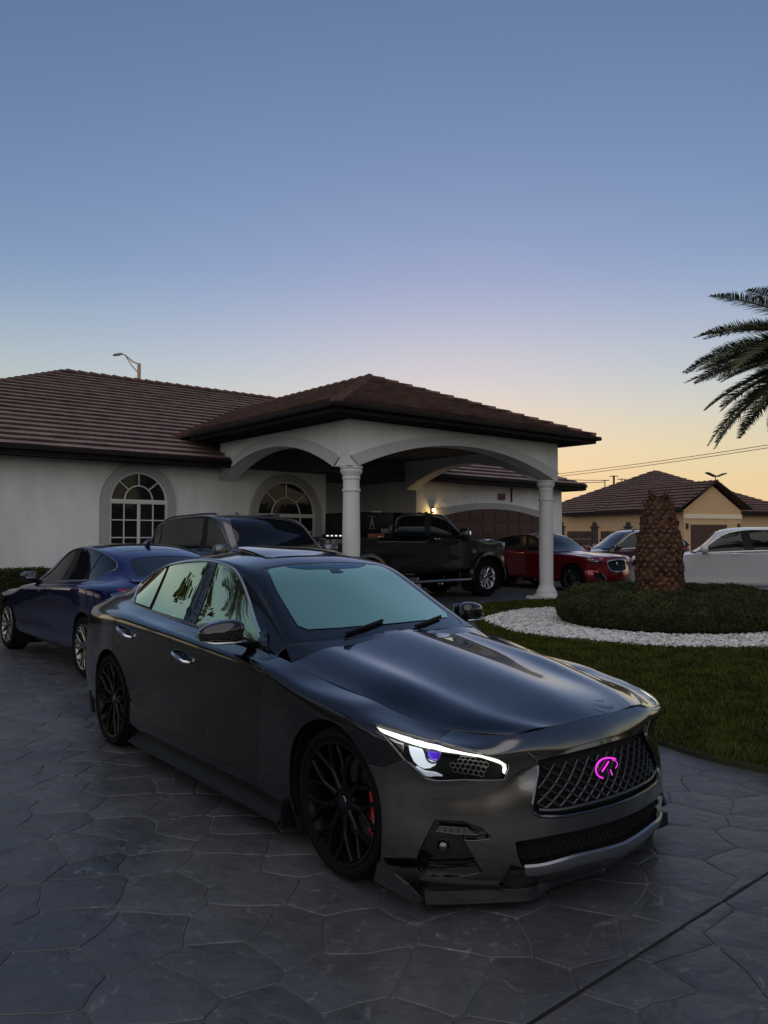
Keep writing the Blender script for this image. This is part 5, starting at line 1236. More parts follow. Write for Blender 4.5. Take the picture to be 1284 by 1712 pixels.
def build_round_hedge():
    root = thing('round_hedge', 'low clipped ring hedge around the palm stump', 'hedge', (HX_, HY_, .05))
    Ro, Ri, Hh = 1.86, .78, .60
    prof = [(Ri+.03, .02), (Ri, .35), (Ri+.12, Hh-.06), (Ri+.35, Hh), (1.35, Hh+.02), (1.60, Hh-.04), (1.78, Hh-.17), (Ro, .32), (1.83, .12), (1.72, .02)]
    c = MB(); c.lathe([(r if r > 1.2 else r+.05, z-.05) for r, z in prof], 56); c.V = [((Vector(v)*(.975)).x, (Vector(v)*.975).y, v[2]) for v in c.V]; c.build('inner_twigs', mat('twig_dark', (.012, .014, .006), rough=1), root)
    rs = np.random.RandomState(8); n = 90000; L = np.array(prof); seg = np.linalg.norm(np.diff(L, axis=0), axis=1); cum = np.r_[0, np.cumsum(seg)]; u = rs.rand(n)*cum[-1]; i = np.searchsorted(cum, u)-1; f = (u-cum[i])/seg[i]
    r = L[i, 0]+(L[i+1, 0]-L[i, 0])*f; z = L[i, 1]+(L[i+1, 1]-L[i, 1])*f; d = np.diff(L, axis=0)[i]; nr, nz = d[:, 1], -d[:, 0]; ln = np.hypot(nr, nz); nr, nz = -nr/ln, -nz/ln
    a = rs.uniform(0, 2*np.pi, n); keep = rs.rand(n) < (r/Ro)
    bump = .022*(np.sin(a*11+z*9)*np.sin(a*5+r*7)+np.sin(a*23+z*17)*.5); r = r+nr*bump*-1+rs.normal(0, .011, n); z = z+rs.normal(0, .011, n)+(-nz)*bump
    P = np.stack([r*np.cos(a), r*np.sin(a), np.maximum(z, .01)], 1)[keep]; N = np.stack([-nr*np.cos(a), -nr*np.sin(a), -nz], 1)[keep]
    V, F_ = leaf_cloud(rs, P, N, .017, .8); o = big_mesh('hedge_leaves', V, F_, HEDGE, root); o['kind'] = 'stuff'
build_round_hedge()
def build_wall_hedge():
    c = np.array([1.2, 16.75]); p = c[0]*U+c[1]*Vv
    root = thing('hedge', 'clipped green hedge along the white wall at the left edge', 'hedge', (*p, 0), RZ)
    b = MB(); b.box((1.2, 0, .42), (5.0, .62, .80), bev=.08); b.build('inner_twigs', MATS['twig_dark'], root)
    rs = np.random.RandomState(4); n = 26000; P = rs.uniform((-1.35, -.36, .02), (3.75, .36, .88), (n, 3)); ax = rs.randint(0, 2, n)
    N = np.zeros((n, 3)); f = ax == 0; P[f, 1] = -.34+rs.normal(0, .02, f.sum()); N[f, 1] = -1; P[~f, 2] = .86+rs.normal(0, .02, (~f).sum()); N[~f, 2] = 1
    V, F_ = leaf_cloud(rs, P, N, .02, .8); o = big_mesh('hedge_leaves', V, F_, HEDGE, root); o['kind'] = 'stuff'
build_wall_hedge()
def build_stump():
    root = thing('palm_stump', 'thick palm stump covered in brown diamond leaf bases inside the round hedge', 'palm stump', (4.72, 13.35, .04))
    bark = mat('palm_bark', (.042, .016, .009), rough=.9, col2=(.090, .038, .020), var=.4, vscale=9, bump=.6, bscale=30); cutm = mat('palm_cut', (.10, .050, .028), rough=.9, var=.4, vscale=30)
    prof = [(.33, 0), (.352, .4), (.362, .8), (.355, 1.15), (.325, 1.42), (.275, 1.68), (.225, 1.9), (.185, 2.08), (0, 2.14)]
    c = MB(); c.lathe(prof, 32); c.build('trunk', mat('palm_core', (.05, .026, .016), rough=1, var=.4, vscale=12), root, smooth=True)
    rg = random.Random(21); rr = np.array(prof[:-1])
    # one leaf base: a wedge with a cut face, pointing outward and up
    V = [(0, -.062, -.005), (0, .062, -.005), (.025, 0, -.085), (.030, -.058, .012), (.030, .058, .012), (.062, 0, -.062), (.052, -.036, .040), (.052, .036, .040), (.088, 0, -.010), (.03, 0, .085)]
    Fc = [(0, 3, 5, 2), (1, 2, 5, 4), (3, 6, 8, 5), (4, 5, 8, 7), (6, 7, 8), (6, 3, 0, 9), (7, 9, 1, 4), (6, 9, 7)]
    oi_m = bark; nt = bark.node_tree; bs_ = nt.nodes['Principled BSDF']; src = bs_.inputs['Base Color'].links[0].from_socket; oi = nt.nodes.new('ShaderNodeObjectInfo'); hs = nt.nodes.new('ShaderNodeHueSaturation'); mr_ = nt.nodes.new('ShaderNodeMapRange'); mr_.inputs['To Min'].default_value = .4; mr_.inputs['To Max'].default_value = 1.3
    nt.links.new(oi.outputs['Random'], mr_.inputs[0]); nt.links.new(mr_.outputs[0], hs.inputs['Value']); nt.links.new(src, hs.inputs['Color']); nt.links.new(hs.outputs[0], bs_.inputs['Base Color'])
    mes = []; me = None; rows = 26; rest = MB(); cam_a = math.atan2(-13.35, -4.72); cnt = 0
    for i in range(rows):
        z = .04+i*.080; r = float(np.interp(z, rr[:, 1], rr[:, 0])); k = 17 if i < 22 else 13
        for j in range(k):
            a = 2*math.pi*(j+.5*(i % 2))/k+rg.uniform(-.05, .05); s = (1.12 if i < 20 else 1.05)*rg.uniform(.85, 1.12)*(17/k)**.2
            loc = (r*math.cos(a)*.98, r*math.sin(a)*.98, z+rg.uniform(-.012, .012)); eul = (rg.uniform(-.3, .3), rg.uniform(-.4, .25)-(.35 if i > 20 else 0), a); scl = (s*rg.uniform(.40, .75), s*1.0, s*.85)
            if math.cos(a-cam_a) < -.02 or cnt >= 298:
                M = Matrix.LocRotScale(Vector(loc), __import__('mathutils').Euler(eul), Vector(scl)); rest.add([M@Vector(v) for v in V], Fc); continue
            cnt += 1
            if len(mes) < 9:
                b = MB(); b.add([(x+rg.uniform(-.012, .012), y+rg.uniform(-.014, .014), z_+rg.uniform(-.014, .014)) for x, y, z_ in V], Fc); o = b.build('leaf_base', bark, root); me = o.data; me.materials.append(cutm); me.polygons[4].material_index = 1; mes.append(me)
            else: o = link('leaf_base', mes[rg.randrange(9)], root)
            o.location = loc; o.rotation_euler = eul; o.scale = scl
    o = rest.build('leaf_bases', bark, root); o['kind'] = 'stuff'
    rs = np.random.RandomState(2); m_ = 1500; aa = rs.uniform(0, 6.28, m_); zz = rs.uniform(.1, 2.1, m_); r_ = np.interp(zz, rr[:, 1], rr[:, 0])+.02; P0 = np.stack([r_*np.cos(aa), r_*np.sin(aa), zz], 1); dr = np.stack([np.cos(aa)*.03, np.sin(aa)*.03, rs.uniform(-.07, .05, m_)], 1)+rs.normal(0, .02, (m_, 3)); tt = np.stack([-np.sin(aa), np.cos(aa), 0*aa], 1)*.003
    fb = big_mesh('fibres', np.stack([P0-tt, P0+tt, P0+dr], 1).reshape(-1, 3), np.arange(m_*3).reshape(-1, 3), mat('palm_fibre', (.13, .075, .04), rough=1), root); fb['kind'] = 'stuff'
    for j in range(34):                                      # dry fibre stubs round the cut top
        a = rg.uniform(0, 6.28); r = rg.uniform(.03, .20); h = rg.uniform(.08, .26); z = 2.08-.5*(r-.1)+rg.uniform(-.05, .1); w = rg.uniform(.03, .065)
        q = MB(); d = Vector((math.cos(a), math.sin(a), 0)); t = Vector((-d.y, d.x, 0)); p = d*r+Vector((0, 0, z-.05))
        beam(q, [p, p+d*.04+Vector((0, 0, h*.6)), p+d*rg.uniform(.02, .12)+Vector((0, 0, h))], [w*1.6, w*1.3, w*.8], [.02, .014, .006], d); q.build('frond_stub', bark, root)
build_stump()
# ------------------------------------------------------------ date palms
FROND = mat('palm_frond', (.085, .095, .034), rough=.55, var=.4, vscale=2)
RACH = mat('palm_rachis', (.10, .08, .035), rough=.6)
def frond_mesh(L=2.5, droop=.9, seed=0, n=150):
    rg = random.Random(seed); V = []; Fc = []
    pts = []
    for i in range(15):
        t = i/14; pts.append(Vector((L*(t-.10*droop*t*t), 0, L*(.32*t-droop*.62*t*t))))
    def at(t):
        f = t*14; i = min(13, int(f)); return pts[i].lerp(pts[i+1], f-i), (pts[i+1]-pts[i]).normalized()
    mb = MB(); mb.tube(pts, [.028*(1-.85*i/14) for i in range(15)], 6)
    for i in range(n):
        t = .10+.90*i/(n-1); p, d = at(t); ll = .40*L/2.5*(math.sin(math.pi*min(1, .18+.80*t))**.7)*rg.uniform(.85, 1.1)
        for s in (-1, 1):
            side = Vector((0, s, 0)); up = d.cross(side)*s*-1; 
            dr = (d*rg.uniform(.55, .8)+side*.95+Vector((0, 0, 1))*rg.uniform(.05, .45)).normalized(); w = .0115*L/2.5
            e = p+dr*ll+Vector((0, 0, -.10*ll)); m_ = p+dr*ll*.5; ww = d*w
            c = len(V); V += [p-ww*.5, p+ww*.5, m_+ww*.8, m_-ww*.8, e]; Fc += [(c, c+1, c+2, c+3), (c+3, c+2, c+4)]
    mb.add(V, Fc); return mb
def build_palm(name, label, x, y, zc, L, n=26, seed=1, trunk_r=.2):
    root = thing(name, label, 'palm tree', (x, y, 0))
    rg = random.Random(seed); tk = MB(); tk.tube([(0, 0, 0), (.03, .02, zc*.5), (0, 0, zc)], [trunk_r*1.2, trunk_r, trunk_r*1.1], 14); tk.build('trunk', mat('palm_trunk', (.09, .055, .035), rough=.95, var=.4, vscale=9, bump=.8, bscale=14, bdist=.02), root, smooth=True)
    ms = []
    for i in range(n):
        v = i % 4; key = (round(L, 2), v)
        if len(ms) <= v:
            o = frond_mesh(L*(1, .95, 1.05, .9)[v], (.35, .5, .68, .45)[v], seed*7+v).build('frond', FROND, root); ms.append(o.data)
        else: o = link('frond', ms[v], root)
        az = 2.399*i; el = R(20-42*(i/n)); o.location = (math.cos(az)*.12, math.sin(az)*.12, zc+.25-.35*i/n); o.rotation_euler = (rg.uniform(-.25, .25), -el+R(10), az)
    return root
build_palm('palm_tree', 'green date palm whose fronds reach in from the right edge', 7.9, 13.2, 4.66, 2.55, 110, 3, .24)
build_palm('palm_tree', 'palm mirrored in the front side window of the dark grey saloon', -12.2, 8.1, 6.2, 2.6, 30, 5, .22)

def build_tree(x, y, hgt, rad, label, seed):
    root = thing('tree', label, 'tree', (x, y, 0), 0, 'trees mirrored in the side windows'); rs = np.random.RandomState(seed)
    t = MB(); t.tube([(0, 0, 0), (.1, 0, hgt*.35), (0, .1, hgt*.6)], [.18, .13, .08], 8); t.build('trunk', MATS['palm_trunk'], root, smooth=True)
    n = 5200; c = rs.normal(0, 1, (14, 3)); c /= np.linalg.norm(c, axis=1)[:, None]; c = c*np.array([rad*.7, rad*.7, hgt*.26])+[0, 0, hgt*.66]
    k = rs.randint(0, 14, n); d = rs.normal(0, 1, (n, 3)); d /= np.linalg.norm(d, axis=1)[:, None]; P = c[k]+d*rad*.5*rs.uniform(.6, 1, (n, 1))
    V, F_ = leaf_cloud(rs, P, d, .085, .7); o = big_mesh('crown', V, F_, HEDGE, root); o['kind'] = 'stuff'
for i, (x, y, h_, r_) in enumerate(((-13.4, 12.6, 5.6, 1.4), (-13.8, 11.3, 6.6, 1.5), (-14.4, 10.1, 6.2, 1.4), (-15.6, 8.8, 5.7, 1.2), (-16.5, 7.2, 5.2, 1.2))):
    build_tree(x, y, h_, r_, ('shortest broad', 'tallest', 'second tallest', 'slim', 'smallest')[i]+' leafy tree of the dark row mirrored in the side windows', 30+i)

def build_tree_belt():
    rs = np.random.RandomState(77); n = 110000; a = rs.uniform(R(-200), R(50), n)      # from the left round behind the viewer to the right
    r = 27+2.5*np.sin(a*3)+rs.normal(0, 1.0, n); top = 3.7+.9*np.sin(a*7+1)+.7*np.sin(a*17)+.5*np.sin(a*41); z = rs.uniform(0, 1, n)*top
    P = np.stack([r*np.cos(a), r*np.sin(a)+2, z], 1); N = np.stack([-np.cos(a), -np.sin(a), .4+0*a], 1)
    V, F_ = leaf_cloud(rs, P, N, .24, .6); o = big_mesh('tree_belt', V, F_, HEDGE); tag(o, 'dark belt of trees across the street, mirrored in the cars', 'trees', kind='stuff')
build_tree_belt()
# ------------------------------------------------------------ the other cars
def seg_cut(P, lo, hi):
    def sid(line, p): (a, b), (c, d) = line; t = (p[1]-b)/(d-b); return p[0]-(a+(c-a)*t)
    P = [np.array(p, float) for p in dens(P, .05)]
    for line, sg in ((lo, -1), (hi, 1)):
        if line is None: continue
        Q = []
        for i in range(len(P)):
            a, b = P[i], P[(i+1) % len(P)]; fa, fb = sg*sid(line, a), sg*sid(line, b)
            if fa >= 0: Q.append(a)
            if fa*fb < 0: Q.append(a+(b-a)*fa/(fa-fb))
        P = Q
    return P
def shrink(P, d): P = np.array(P); c = P.mean(0); return c+(P-c)*(1-d)
def build_car(name, label, x, y, head, body, pm, wheels, arch_r, panes=None, dlo=None, lights=None, grille=None, roofm=None, trim=None, glassm=None, cladding=None, mirror=None, group=None, handles=None, cat='car', back_glass=True, deckm=None, h=.09, fog=None, mirror_m=None, rails=None, tail=None):
    """body: CarBody; wheels: (rear axle x, outer y, Rt, w, Rr, style, rim material); lines reuse the saloon's layout"""
    B, H, D, G = body.B, body.H, body.D, body.G; n = B.n-1; root = car_root(name, label, cat, x, y, head, group)
    xr, wy, Rt, tw, Rr, style, rimm = wheels; ar = arch_r; cz = Rt
    X = lambda v: float(np.interp(v, *zip(*sorted(body.wx))))
    glassm = glassm or TGLASS; roofm = roofm or pm; trim = trim or BLACK; dlo = dlo or HERO_ST['dlo']
    if lights is None: lights = [(3.1, 5.1), (4.0, 5.0), (5.2, 5.35), (6.3, 6.1), (6.5, 6.7), (5.5, 6.75), (4.2, 6.3), (3.1, 6.0)]
    af = body.arch(0, cz, ar, 205, 45, 22); ff = body.arch(0, cz, ar, 45, -25, 10); arr = body.arch(xr, cz, ar, 205, -25, 26)
    seam = [af[-1], (6.5, 6.1)]; top = (5.2, 8)
    bot = [(s, 0) for s in np.linspace(0, ff[-1][0], 10)]
    door1 = [(body.sx(X(-.70), t), t) for t in (1, 2, 3, 4, 5, 6, 7, 8)]
    mid = [(body.sx(X(-1.77+.012*t*0), t), t) for t in (1, 2, 3, 4, 5, 6, 7, 8)]
    rx = [X(-2.30), X(-2.36), X(-2.46), X(-2.56), X(-2.68), X(-2.74), X(-2.72), X(-2.70)]
    rx = [max(v, xr+math.sqrt(max(0, (ar+.02)**2-max(0, B.ev([[12, t]])[0, 2]-cz)**2)) if B.ev([[12, t]])[0, 2] < cz+ar else -99) for v, t in zip(rx, range(1, 9))]
    door2 = [(body.sx(v, t), t) for v, t in zip(rx, range(1, 9))]
    for sd in SIDE:
        out = [(0, 0)]+bot[1:]+ff[::-1]+[(6.55, 6.2)]+[lights[4], top]+[(s, 8) for s in np.linspace(5.2, 0, 8)][1:]
        holes = [shrink(lights, .01)]
        out = [(0, 0)]+bot[1:]+ff[::-1]+[(6.6, 6.0), (6.6, 6.8), top]+[(s, 8) for s in np.linspace(5.2, 0, 8)][1:]
        gr = grille['st'] if grille else None
        hl = holes+([fog['st']] if fog else [])
        if gr: out = out+[(0, gr[-1][1])]+gr[::-1][1:]   # notch on the centre line
        if sd == 1: panel(B, [out]+hl, 'front_bumper', pm, root, h=h*.8, side=0)
        fd = [af[-1], (6.6, 6.0), (6.6, 6.8), top]+[(s, 8) for s in np.linspace(5.2, door1[-1][0]-.03, 8)][1:]+door1[::-1]+[(door1[0][0]-.05, 0), (af[0][0]+.02, 0)]+af[:-1]
        panel(B, [fd], 'fender', pm, root, h=h, side=sd)
        d1 = door1+[(s, 8) for s in np.linspace(door1[-1][0], mid[-1][0], 6)][1:-1]+mid[::-1]
        panel(B, [d1], 'front_door', pm, root, h=h, side=sd)
        d2 = mid+[(s, 8) for s in np.linspace(mid[-1][0], door2[-1][0], 6)][1:-1]+door2[::-1]
        panel(B, [d2], 'rear_door', pm, root, h=h, side=sd)
        sill = [(door1[0][0]-.05, 0), door1[0]]+[(s, 1) for s in np.linspace(door1[0][0], door2[0][0], 8)][1:]+[(arr[-1][0]-.03, 0)]
        panel(B, [sill], 'side_skirt', cladding or pm, root, h=h*1.5, side=sd)
        tl = tail or [(16.9, 6.3), (18.4, 6.35), (19.6, 6.2), (19.6, 5.4), (18.2, 5.4), (16.9, 5.9)]
        q = door2+[(s, 8) for s in np.linspace(door2[-1][0], n, 12)][1:]+[(n, 4), (n, 0)]+[(s, 0) for s in np.linspace(n, arr[0][0], 10)][1:]+arr[:-2]
        panel(B, [q, tl], 'rear_quarter', pm, root, h=h, side=sd)
        panel(B, [tl], 'tail_light', REDLENS, root, h=h, side=sd, off=-.004)
        shell = [(0, 0)]+bot[1:]+ff[::-1]+af[::-1]+[(s, 0) for s in np.linspace(af[0][0]+.05, arr[-1][0]-.05, 6)]+arr[::-1]+[(n, 0), (n, 8), (0, 8)]
        panel(B, [shell], 'inner_shell', VOID, root, h=.16, side=sd, off=-.05, lip=False)
        # lamp: dark bucket, bright reflectors, clear cover
        lm = panel(B, [lights], 'headlight', DARKCH, root, h=h*.6, side=sd, off=-.03, lip=False)
        c0 = np.array(lights).mean(0)
        for f in (-.28, .02, .30):
            st = np.array([[c0[0]+f*(max(l[0] for l in lights)-min(l[0] for l in lights))*.9, c0[1]+f*.55]]); p = B.ev(st)[0]-B.nrm(st)[0]*.022; mb = MB(); blob(mb, (p[0], -sd*p[1], p[2]), (.035, .035, .022), (12, 8), 2.2); mb.build('lamp_reflector', CHROME, lm, smooth=True)
        panel(B, [lights], 'headlight_lens', LENS, lm, h=h*.6, side=sd, off=-.003, lip=False)
        if fog:
            fo = panel(B, [fog['st']], 'bumper_intake', VOID, root, h=h*.6, side=sd, off=-.03, lip=False)
            if fog.get('blade'): ribbon(B, fog['blade'], 'intake_blade', CHROME, fo, w=.035, h=.012, side=sd)
        # windows
        ws = [(3.12, 5), (3.10, 4), (3.05, 3.35), (2.6, 3.16), (2, 3.12), (1, 3.12), (.35, 3.1), (.12, 3.25), (.10, 4), (.10, 5)]
        rg = [(8.25, 5), (8.3, 4), (8.35, 3.4), (9.2, 3.25), (10.2, 3.3), (10.3, 4), (10.3, 5)]
        bd = [(0, 0), (11, 0), (11, 5)]+rg[::-1]+ws+[(0, 5)]
        if sd == 1:
            panel(G, [bd, dlo], 'roof', roofm, root, h=h, side=0)
            wsm = panel(G, [ws], 'windscreen', glassm, root, h=h, side=0, off=-.004)
            panel(G, [rg], 'rear_window', glassm, root, h=h, side=0, off=-.004)
        fr = panel(G, [dlo], 'window_frame', BLACK, root, h=h, side=sd, off=-.012, lip=False)
        lines = panes or [HERO_ST['div'], HERO_ST['bp'], HERO_ST['ap']]
        prev = None
        names = ['front_door_window', 'rear_door_window', 'quarter_window']
        P = [seg_cut(dlo, lines[2], None), seg_cut(dlo, lines[0], lines[1]), seg_cut(dlo, None, lines[0])]
        for nm, p in zip(names, P):
            if len(p) > 2: panel(G, [shrink(p, .05)], nm, glassm, root, h=h, side=sd, off=-.006, depth=.004)
        ribbon(G, smooth_line(dlo[:-1], 1), 'window_trim', trim, root, w=.016, h=.005, side=sd)
        ribbon(G, [(s, dlo[-1][1]) for s in np.linspace(dlo[-1][0], dlo[0][0], 16)], 'belt_trim', trim, root, w=.018, h=.006, side=sd)
        # handles and mirrors
        hm = handles or pm
        for d, t in ((mid, 5.6), (door2, 5.75)):
            s0 = float(np.interp(t, [b for a, b in d], [a for a, b in d]))-.42; st = np.array([(s0-.14, t-.15), (s0, t-.08), (s0+.14, t)]); p = B.ev(st); N = B.nrm(st); f = [1, -sd, 1]
            mb = MB(); mb.tube([(p[0]+N[0]*.002)*f, (p[0]*.7+p[1]*.3+N[1]*.032)*f, (p[1]+N[1]*.036)*f, (p[2]*.7+p[1]*.3+N[1]*.032)*f, (p[2]+N[2]*.002)*f], [.010, .013, .014, .013, .010], 8); mb.build('door_handle', hm, root, smooth=True)
        a = G.ev([[.75, .1]])[0]; mz = a[2]+.10; k = mirror or (.10, .13, .085)
        mm = MB(); blob(mm, (a[0]-.10, -sd*(a[1]+.03+k[1]), mz), k, (16, 10), 2.8); mo = mm.build('side_mirror', mirror_m or pm, root, smooth=True)
        mm = MB(); mm.tube([(a[0]-.06, -sd*(a[1]-.02), a[2]+.02), (a[0]-.08, -sd*(a[1]+.10), mz-.05)], .03, 8); mm.build('mirror_arm', BLACK, mo)
        mm = MB(); mm.box((a[0]-.10-k[0]+.008, -sd*(a[1]+.03+k[1]), mz), (.02, k[1]*1.3, k[2]*1.2), bev=.006); mm.build('mirror_glass', mat('mirror_dark', (.2, .2, .21), rough=.05, metal=1), mo)
        for wx_ in (0, xr): make_wheel(root, wx_, sd*wy, Rt, tw, Rr, style, rimm, side=sd)
    panel(H, [[(u, 0) for u in np.linspace(0, 5, 14)]+[(5, v) for v in np.linspace(0, 7, 8)][1:]+[(0, 7)]], 'hood', pm, root, h=h, side=0)
    panel(D, [[(0, 0), (3, 0), (3, 4), (0, 4)]], 'boot_lid', deckm or pm, root, h=h*1.5, side=0)
    wheel_well(root, 0, wy-.03, ar+.03, .36, cz); wheel_well(root, xr, wy-.03, ar+.03, .36, cz)
    zb = B.ev([[10, 0]])[0, 2]; ub = MB(); ub.box((xr/2, 0, zb+.08), (-xr-2*ar, 1.6*wy/.9, .1)); ub.build('underbody', VOID, root)
    # cowl between hood and windscreen
    cp = [H.ev([[5, v]])[0]+[.01, 0, -.012] for v in np.linspace(0, 7, 12)]; cq = [G.ev([[.16, 2.35+2.65*k/11]])[0]+[0, 0, -.006] for k in range(12)]
    for sd in SIDE: new_mesh('cowl_filler', [(p[0], -sd*p[1], p[2]) for p in cp+cq], [(i, i+1, 13+i, 12+i) for i in range(11)], BLACK, root, smooth=True)
    if grille:
        gst = grille['st']
        g = panel(B, [gst], 'grille', VOID, root, h=h*.6, side=0, off=-.03, lip=False)
        for sd in SIDE: ribbon(B, smooth_line(gst, 1), 'grille_frame', grille.get('frame', CHROME), g, w=grille.get('w', .03), h=.012, off=.0, side=sd)
        gm = MB(); t0, t1 = min(t for s, t in gst), max(t for s, t in gst); s1 = max(s for s, t in gst)
        for t in np.linspace(t0+.25, t1-.25, grille.get('rows', 7)):
            for sd in SIDE: ribbon(B, [(s, t) for s in np.linspace(0, s1*.93, 8)], 'b', None, None, w=.012, h=.006, off=-.02, side=sd, mb=gm)
        gm.build('grille_bars', DARKCH, g)
        if grille.get('badge'):
            p = B.ev([[0, (t0+t1)/2+.4]])[0]; b = MB(); b.lathe([(0, .012), (.05, .008), (.055, 0)], 20, 'z'); Mx = Matrix.Rotation(R(90), 4, 'Y'); b.V = [tuple(Mx@Vector(v)+Vector((p[0]-.005, 0, p[2]))) for v in b.V]; b.build('badge', CHROME, g, auto=40)
    if rails:
        for sd in SIDE:
            mb = MB(); st = [(s, 3.25) for s in np.linspace(4.0, 8.0, 12)]; P_ = G.ev(st)+[0, 0, .045]; P_[0, 2] -= .04; P_[-1, 2] -= .04; mb.tube(P_*[1, -sd, 1], .018, 8); mb.build('roof_rail', rails, root, smooth=True)
    return root
def mkbody(wx, wz, gx=None, gz=None, wy=1, gy=None):
    wx = sorted(wx); b = CarBody(wx, wy, sorted(wz), sorted(gx or wx), sorted(gz or wz), gy); b.wx = wx; return b
def fin(root, x, z, m, y=0):
    f = MB(); blob(f, (x, y, z), (.09, .02, .05), fn=lambda p: Vector((p.x-p.z*1.0, p.y, p.z))); f.build('roof_aerial', m, root, smooth=True)
# blue saloon, tail towards the viewer
BLUE = mat('blue_paint', (.005, .008, .12), rough=.2, metal=.8, coat=1, coat_r=.012)
bwx = [(-3.95, -3.86), (-2.85, -2.85), (0, 0), (.87, .80)]
blue = build_car('sedan', 'metallic blue saloon with a black roof, parked nose to the white wall', -4.45, 11.2, (-.655, .755), mkbody(bwx, [(.085, .18), (.7, .74), (.9, .93), (1.03, 1.05), (1.42, 1.445)]), BLUE, (-2.85, .90, .335, .24, .245, 'v', mat('rim_bicolour', (.30, .29, .27), rough=.25, metal=1)), .375, roofm=BLUE, tail=[(17.0, 6.45), (18.0, 6.5), (19.3, 6.35), (19.3, 5.9), (18.2, 5.85), (17.0, 6.2)], trim=mat('trim_grey', (.3, .3, .3), rough=.3, metal=1), mirror_m=GLOSSB, mirror=(.07, .10, .06))
for sd in (0,):
    G_ = mkbody(bwx, [(.085, .18), (.7, .74), (.9, .93), (1.03, 1.05), (1.42, 1.445)]).G
    panel(G_, [[(3.35, 5), (3.35, 3.5), (7.3, 3.5), (7.3, 5)]], 'roof_panel', GLOSSB, blue, h=.1, side=0, off=.002, depth=.002)
fin(blue, -2.45, 1.445, BLUE)
# grey full-size SUV behind
SUVG = mat('suv_grey', (.13, .13, .14), rough=.3, metal=.8, coat=1)
swx = [(-3.95, -4.25), (-2.85, -3.07), (-.72, -.55), (0, 0), (.4, .62), (.87, 1.0)]
swz = [(.085, .34), (.26, .48), (.55, .80), (.71, 1.10), (.80, 1.17), (.90, 1.22), (1.03, 1.27), (1.06, 1.29), (1.42, 1.89)]
sgx = [(-3.52, -4.12), (-3.4, -4.08), (-3.15, -4.02), (-2.9, -3.9), (-2.65, -3.6), (-2.35, -2.95), (-1.95, -2.1), (-1.36, -1.30), (-.6, -.40)]
sgz = [(.88, 1.2), (.93, 1.24), (1.05, 1.34), (1.10, 1.42), (1.2, 1.62), (1.30, 1.80), (1.36, 1.85), (1.40, 1.885), (1.42, 1.90)]
sdlo = [(8.6, .16), (8.62, 1.0), (8.5, 1.7), (7.8, 2.1), (6.5, 2.2), (5, 2.25), (4, 2.2), (3.2, 2.1), (2.3, 1.9), (1.4, 1.7), (.55, 1.3), (.55, .16)]
spanes = [[(6.9, 2.4), (7.1, 0)], [(4.5, 2.4), (4.9, 0)], [(4.1, 2.4), (4.5, 0)]]
suvb = mkbody(swx, swz, sgx, sgz, wy=1.12, gy=1.13)
suv = build_car('suv', 'large grey SUV with silver mirror and dark roof, parked behind the dark grey saloon', -1.18, 11.95, (.64, -.768), suvb, SUVG, (-3.07, 1.0, .40, .28, .29, 'v', SILRIM), .46, dlo=sdlo, panes=spanes, trim=DARKCH, rails=DARKCH, mirror=(.10, .13, .10), mirror_m=SUVG, roofm=SUVG, tail=[(17.0, 7.2), (18.0, 7.2), (18.0, 4.6), (17.0, 4.8)])
panel(suvb.G, [[(3.35, 5), (3.35, 3.4), (8.1, 3.4), (8.1, 5)]], 'roof_panel', GLOSSB, suv, h=.12, side=0, off=.003, depth=.002)
fin(suv, -2.6, 1.92, SUVG, .25)
# red SUV by the garage
RED = mat('red_paint', (.19, .007, .013), rough=.22, metal=.5, coat=1, coat_r=.02)
rwx = [(-3.95, -3.88), (-2.85, -2.87), (-.72, -.72), (0, 0), (.4, .50), (.87, .90)]
rwz = [(.085, .26), (.26, .38), (.55, .68), (.71, .98), (.80, 1.04), (.90, 1.08), (1.03, 1.15), (1.06, 1.17), (1.42, 1.65)]
rgx = [(-3.52, -3.75), (-3.4, -3.7), (-3.15, -3.6), (-2.9, -3.3), (-2.65, -2.9), (-2.35, -2.5), (-1.95, -2.0), (-1.36, -1.42), (-.6, -.62)]
rgz = [(.88, 1.06), (.93, 1.10), (1.05, 1.2), (1.10, 1.25), (1.2, 1.37), (1.30, 1.5), (1.36, 1.58), (1.40, 1.63), (1.42, 1.65)]
redb = mkbody(rwx, rwz, rgx, rgz, wy=1.06, gy=1.06)
redc = build_car('suv', 'dark red SUV with a chrome-framed black grille, parked before the garage door', 6.0, 22.3, (.60, -.80), redb, RED, (-2.87, .965, .375, .26, .28, 'm', mat('rim_grey', (.22, .22, .23), rough=.25, metal=1)), .43, trim=BLACK,
    grille=dict(st=[(0, 6.5), (1.7, 6.45), (2.35, 6.1), (2.3, 4.6), (1.9, 3.7), (0, 3.6)], frame=CHROME, w=.04, badge=True, rows=9), lights=[(3.5, 5.6), (4.4, 5.3), (5.6, 5.55), (6.2, 5.95), (6.0, 6.35), (5.0, 6.3), (3.6, 6.25)], fog=dict(st=[(3.0, 1.5), (4.6, 1.7), (5.1, 3.3), (3.6, 3.1)], blade=[(3.0, 1.6), (3.35, 2.4), (3.7, 3.1)]))
# maroon SUV, nose to the left, behind the stump
MAR = mat('maroon_paint', (.045, .007, .012), rough=.3, metal=.3, coat=1)
marb = mkbody(rwx, [(a, b+.10*(a > 1)) for a, b in rwz], rgx, [(a, b+.13*min(1, (a-.88)/.4)) for a, b in rgz], wy=1.05, gy=1.08)
mar = build_car('suv', 'dark maroon SUV with a black roof, half hidden by the palm stump', 6.85, 27.3, (-1.0, -.12), marb, MAR, (-2.87, .955, .37, .25, .26, 'v', SILRIM), .43, trim=CHROME, roofm=GLOSSB, rails=BLACK, dlo=sdlo, panes=spanes, tail=[(16.6, 6.9), (18.2, 6.9), (18.2, 5.4), (16.6, 5.6)])
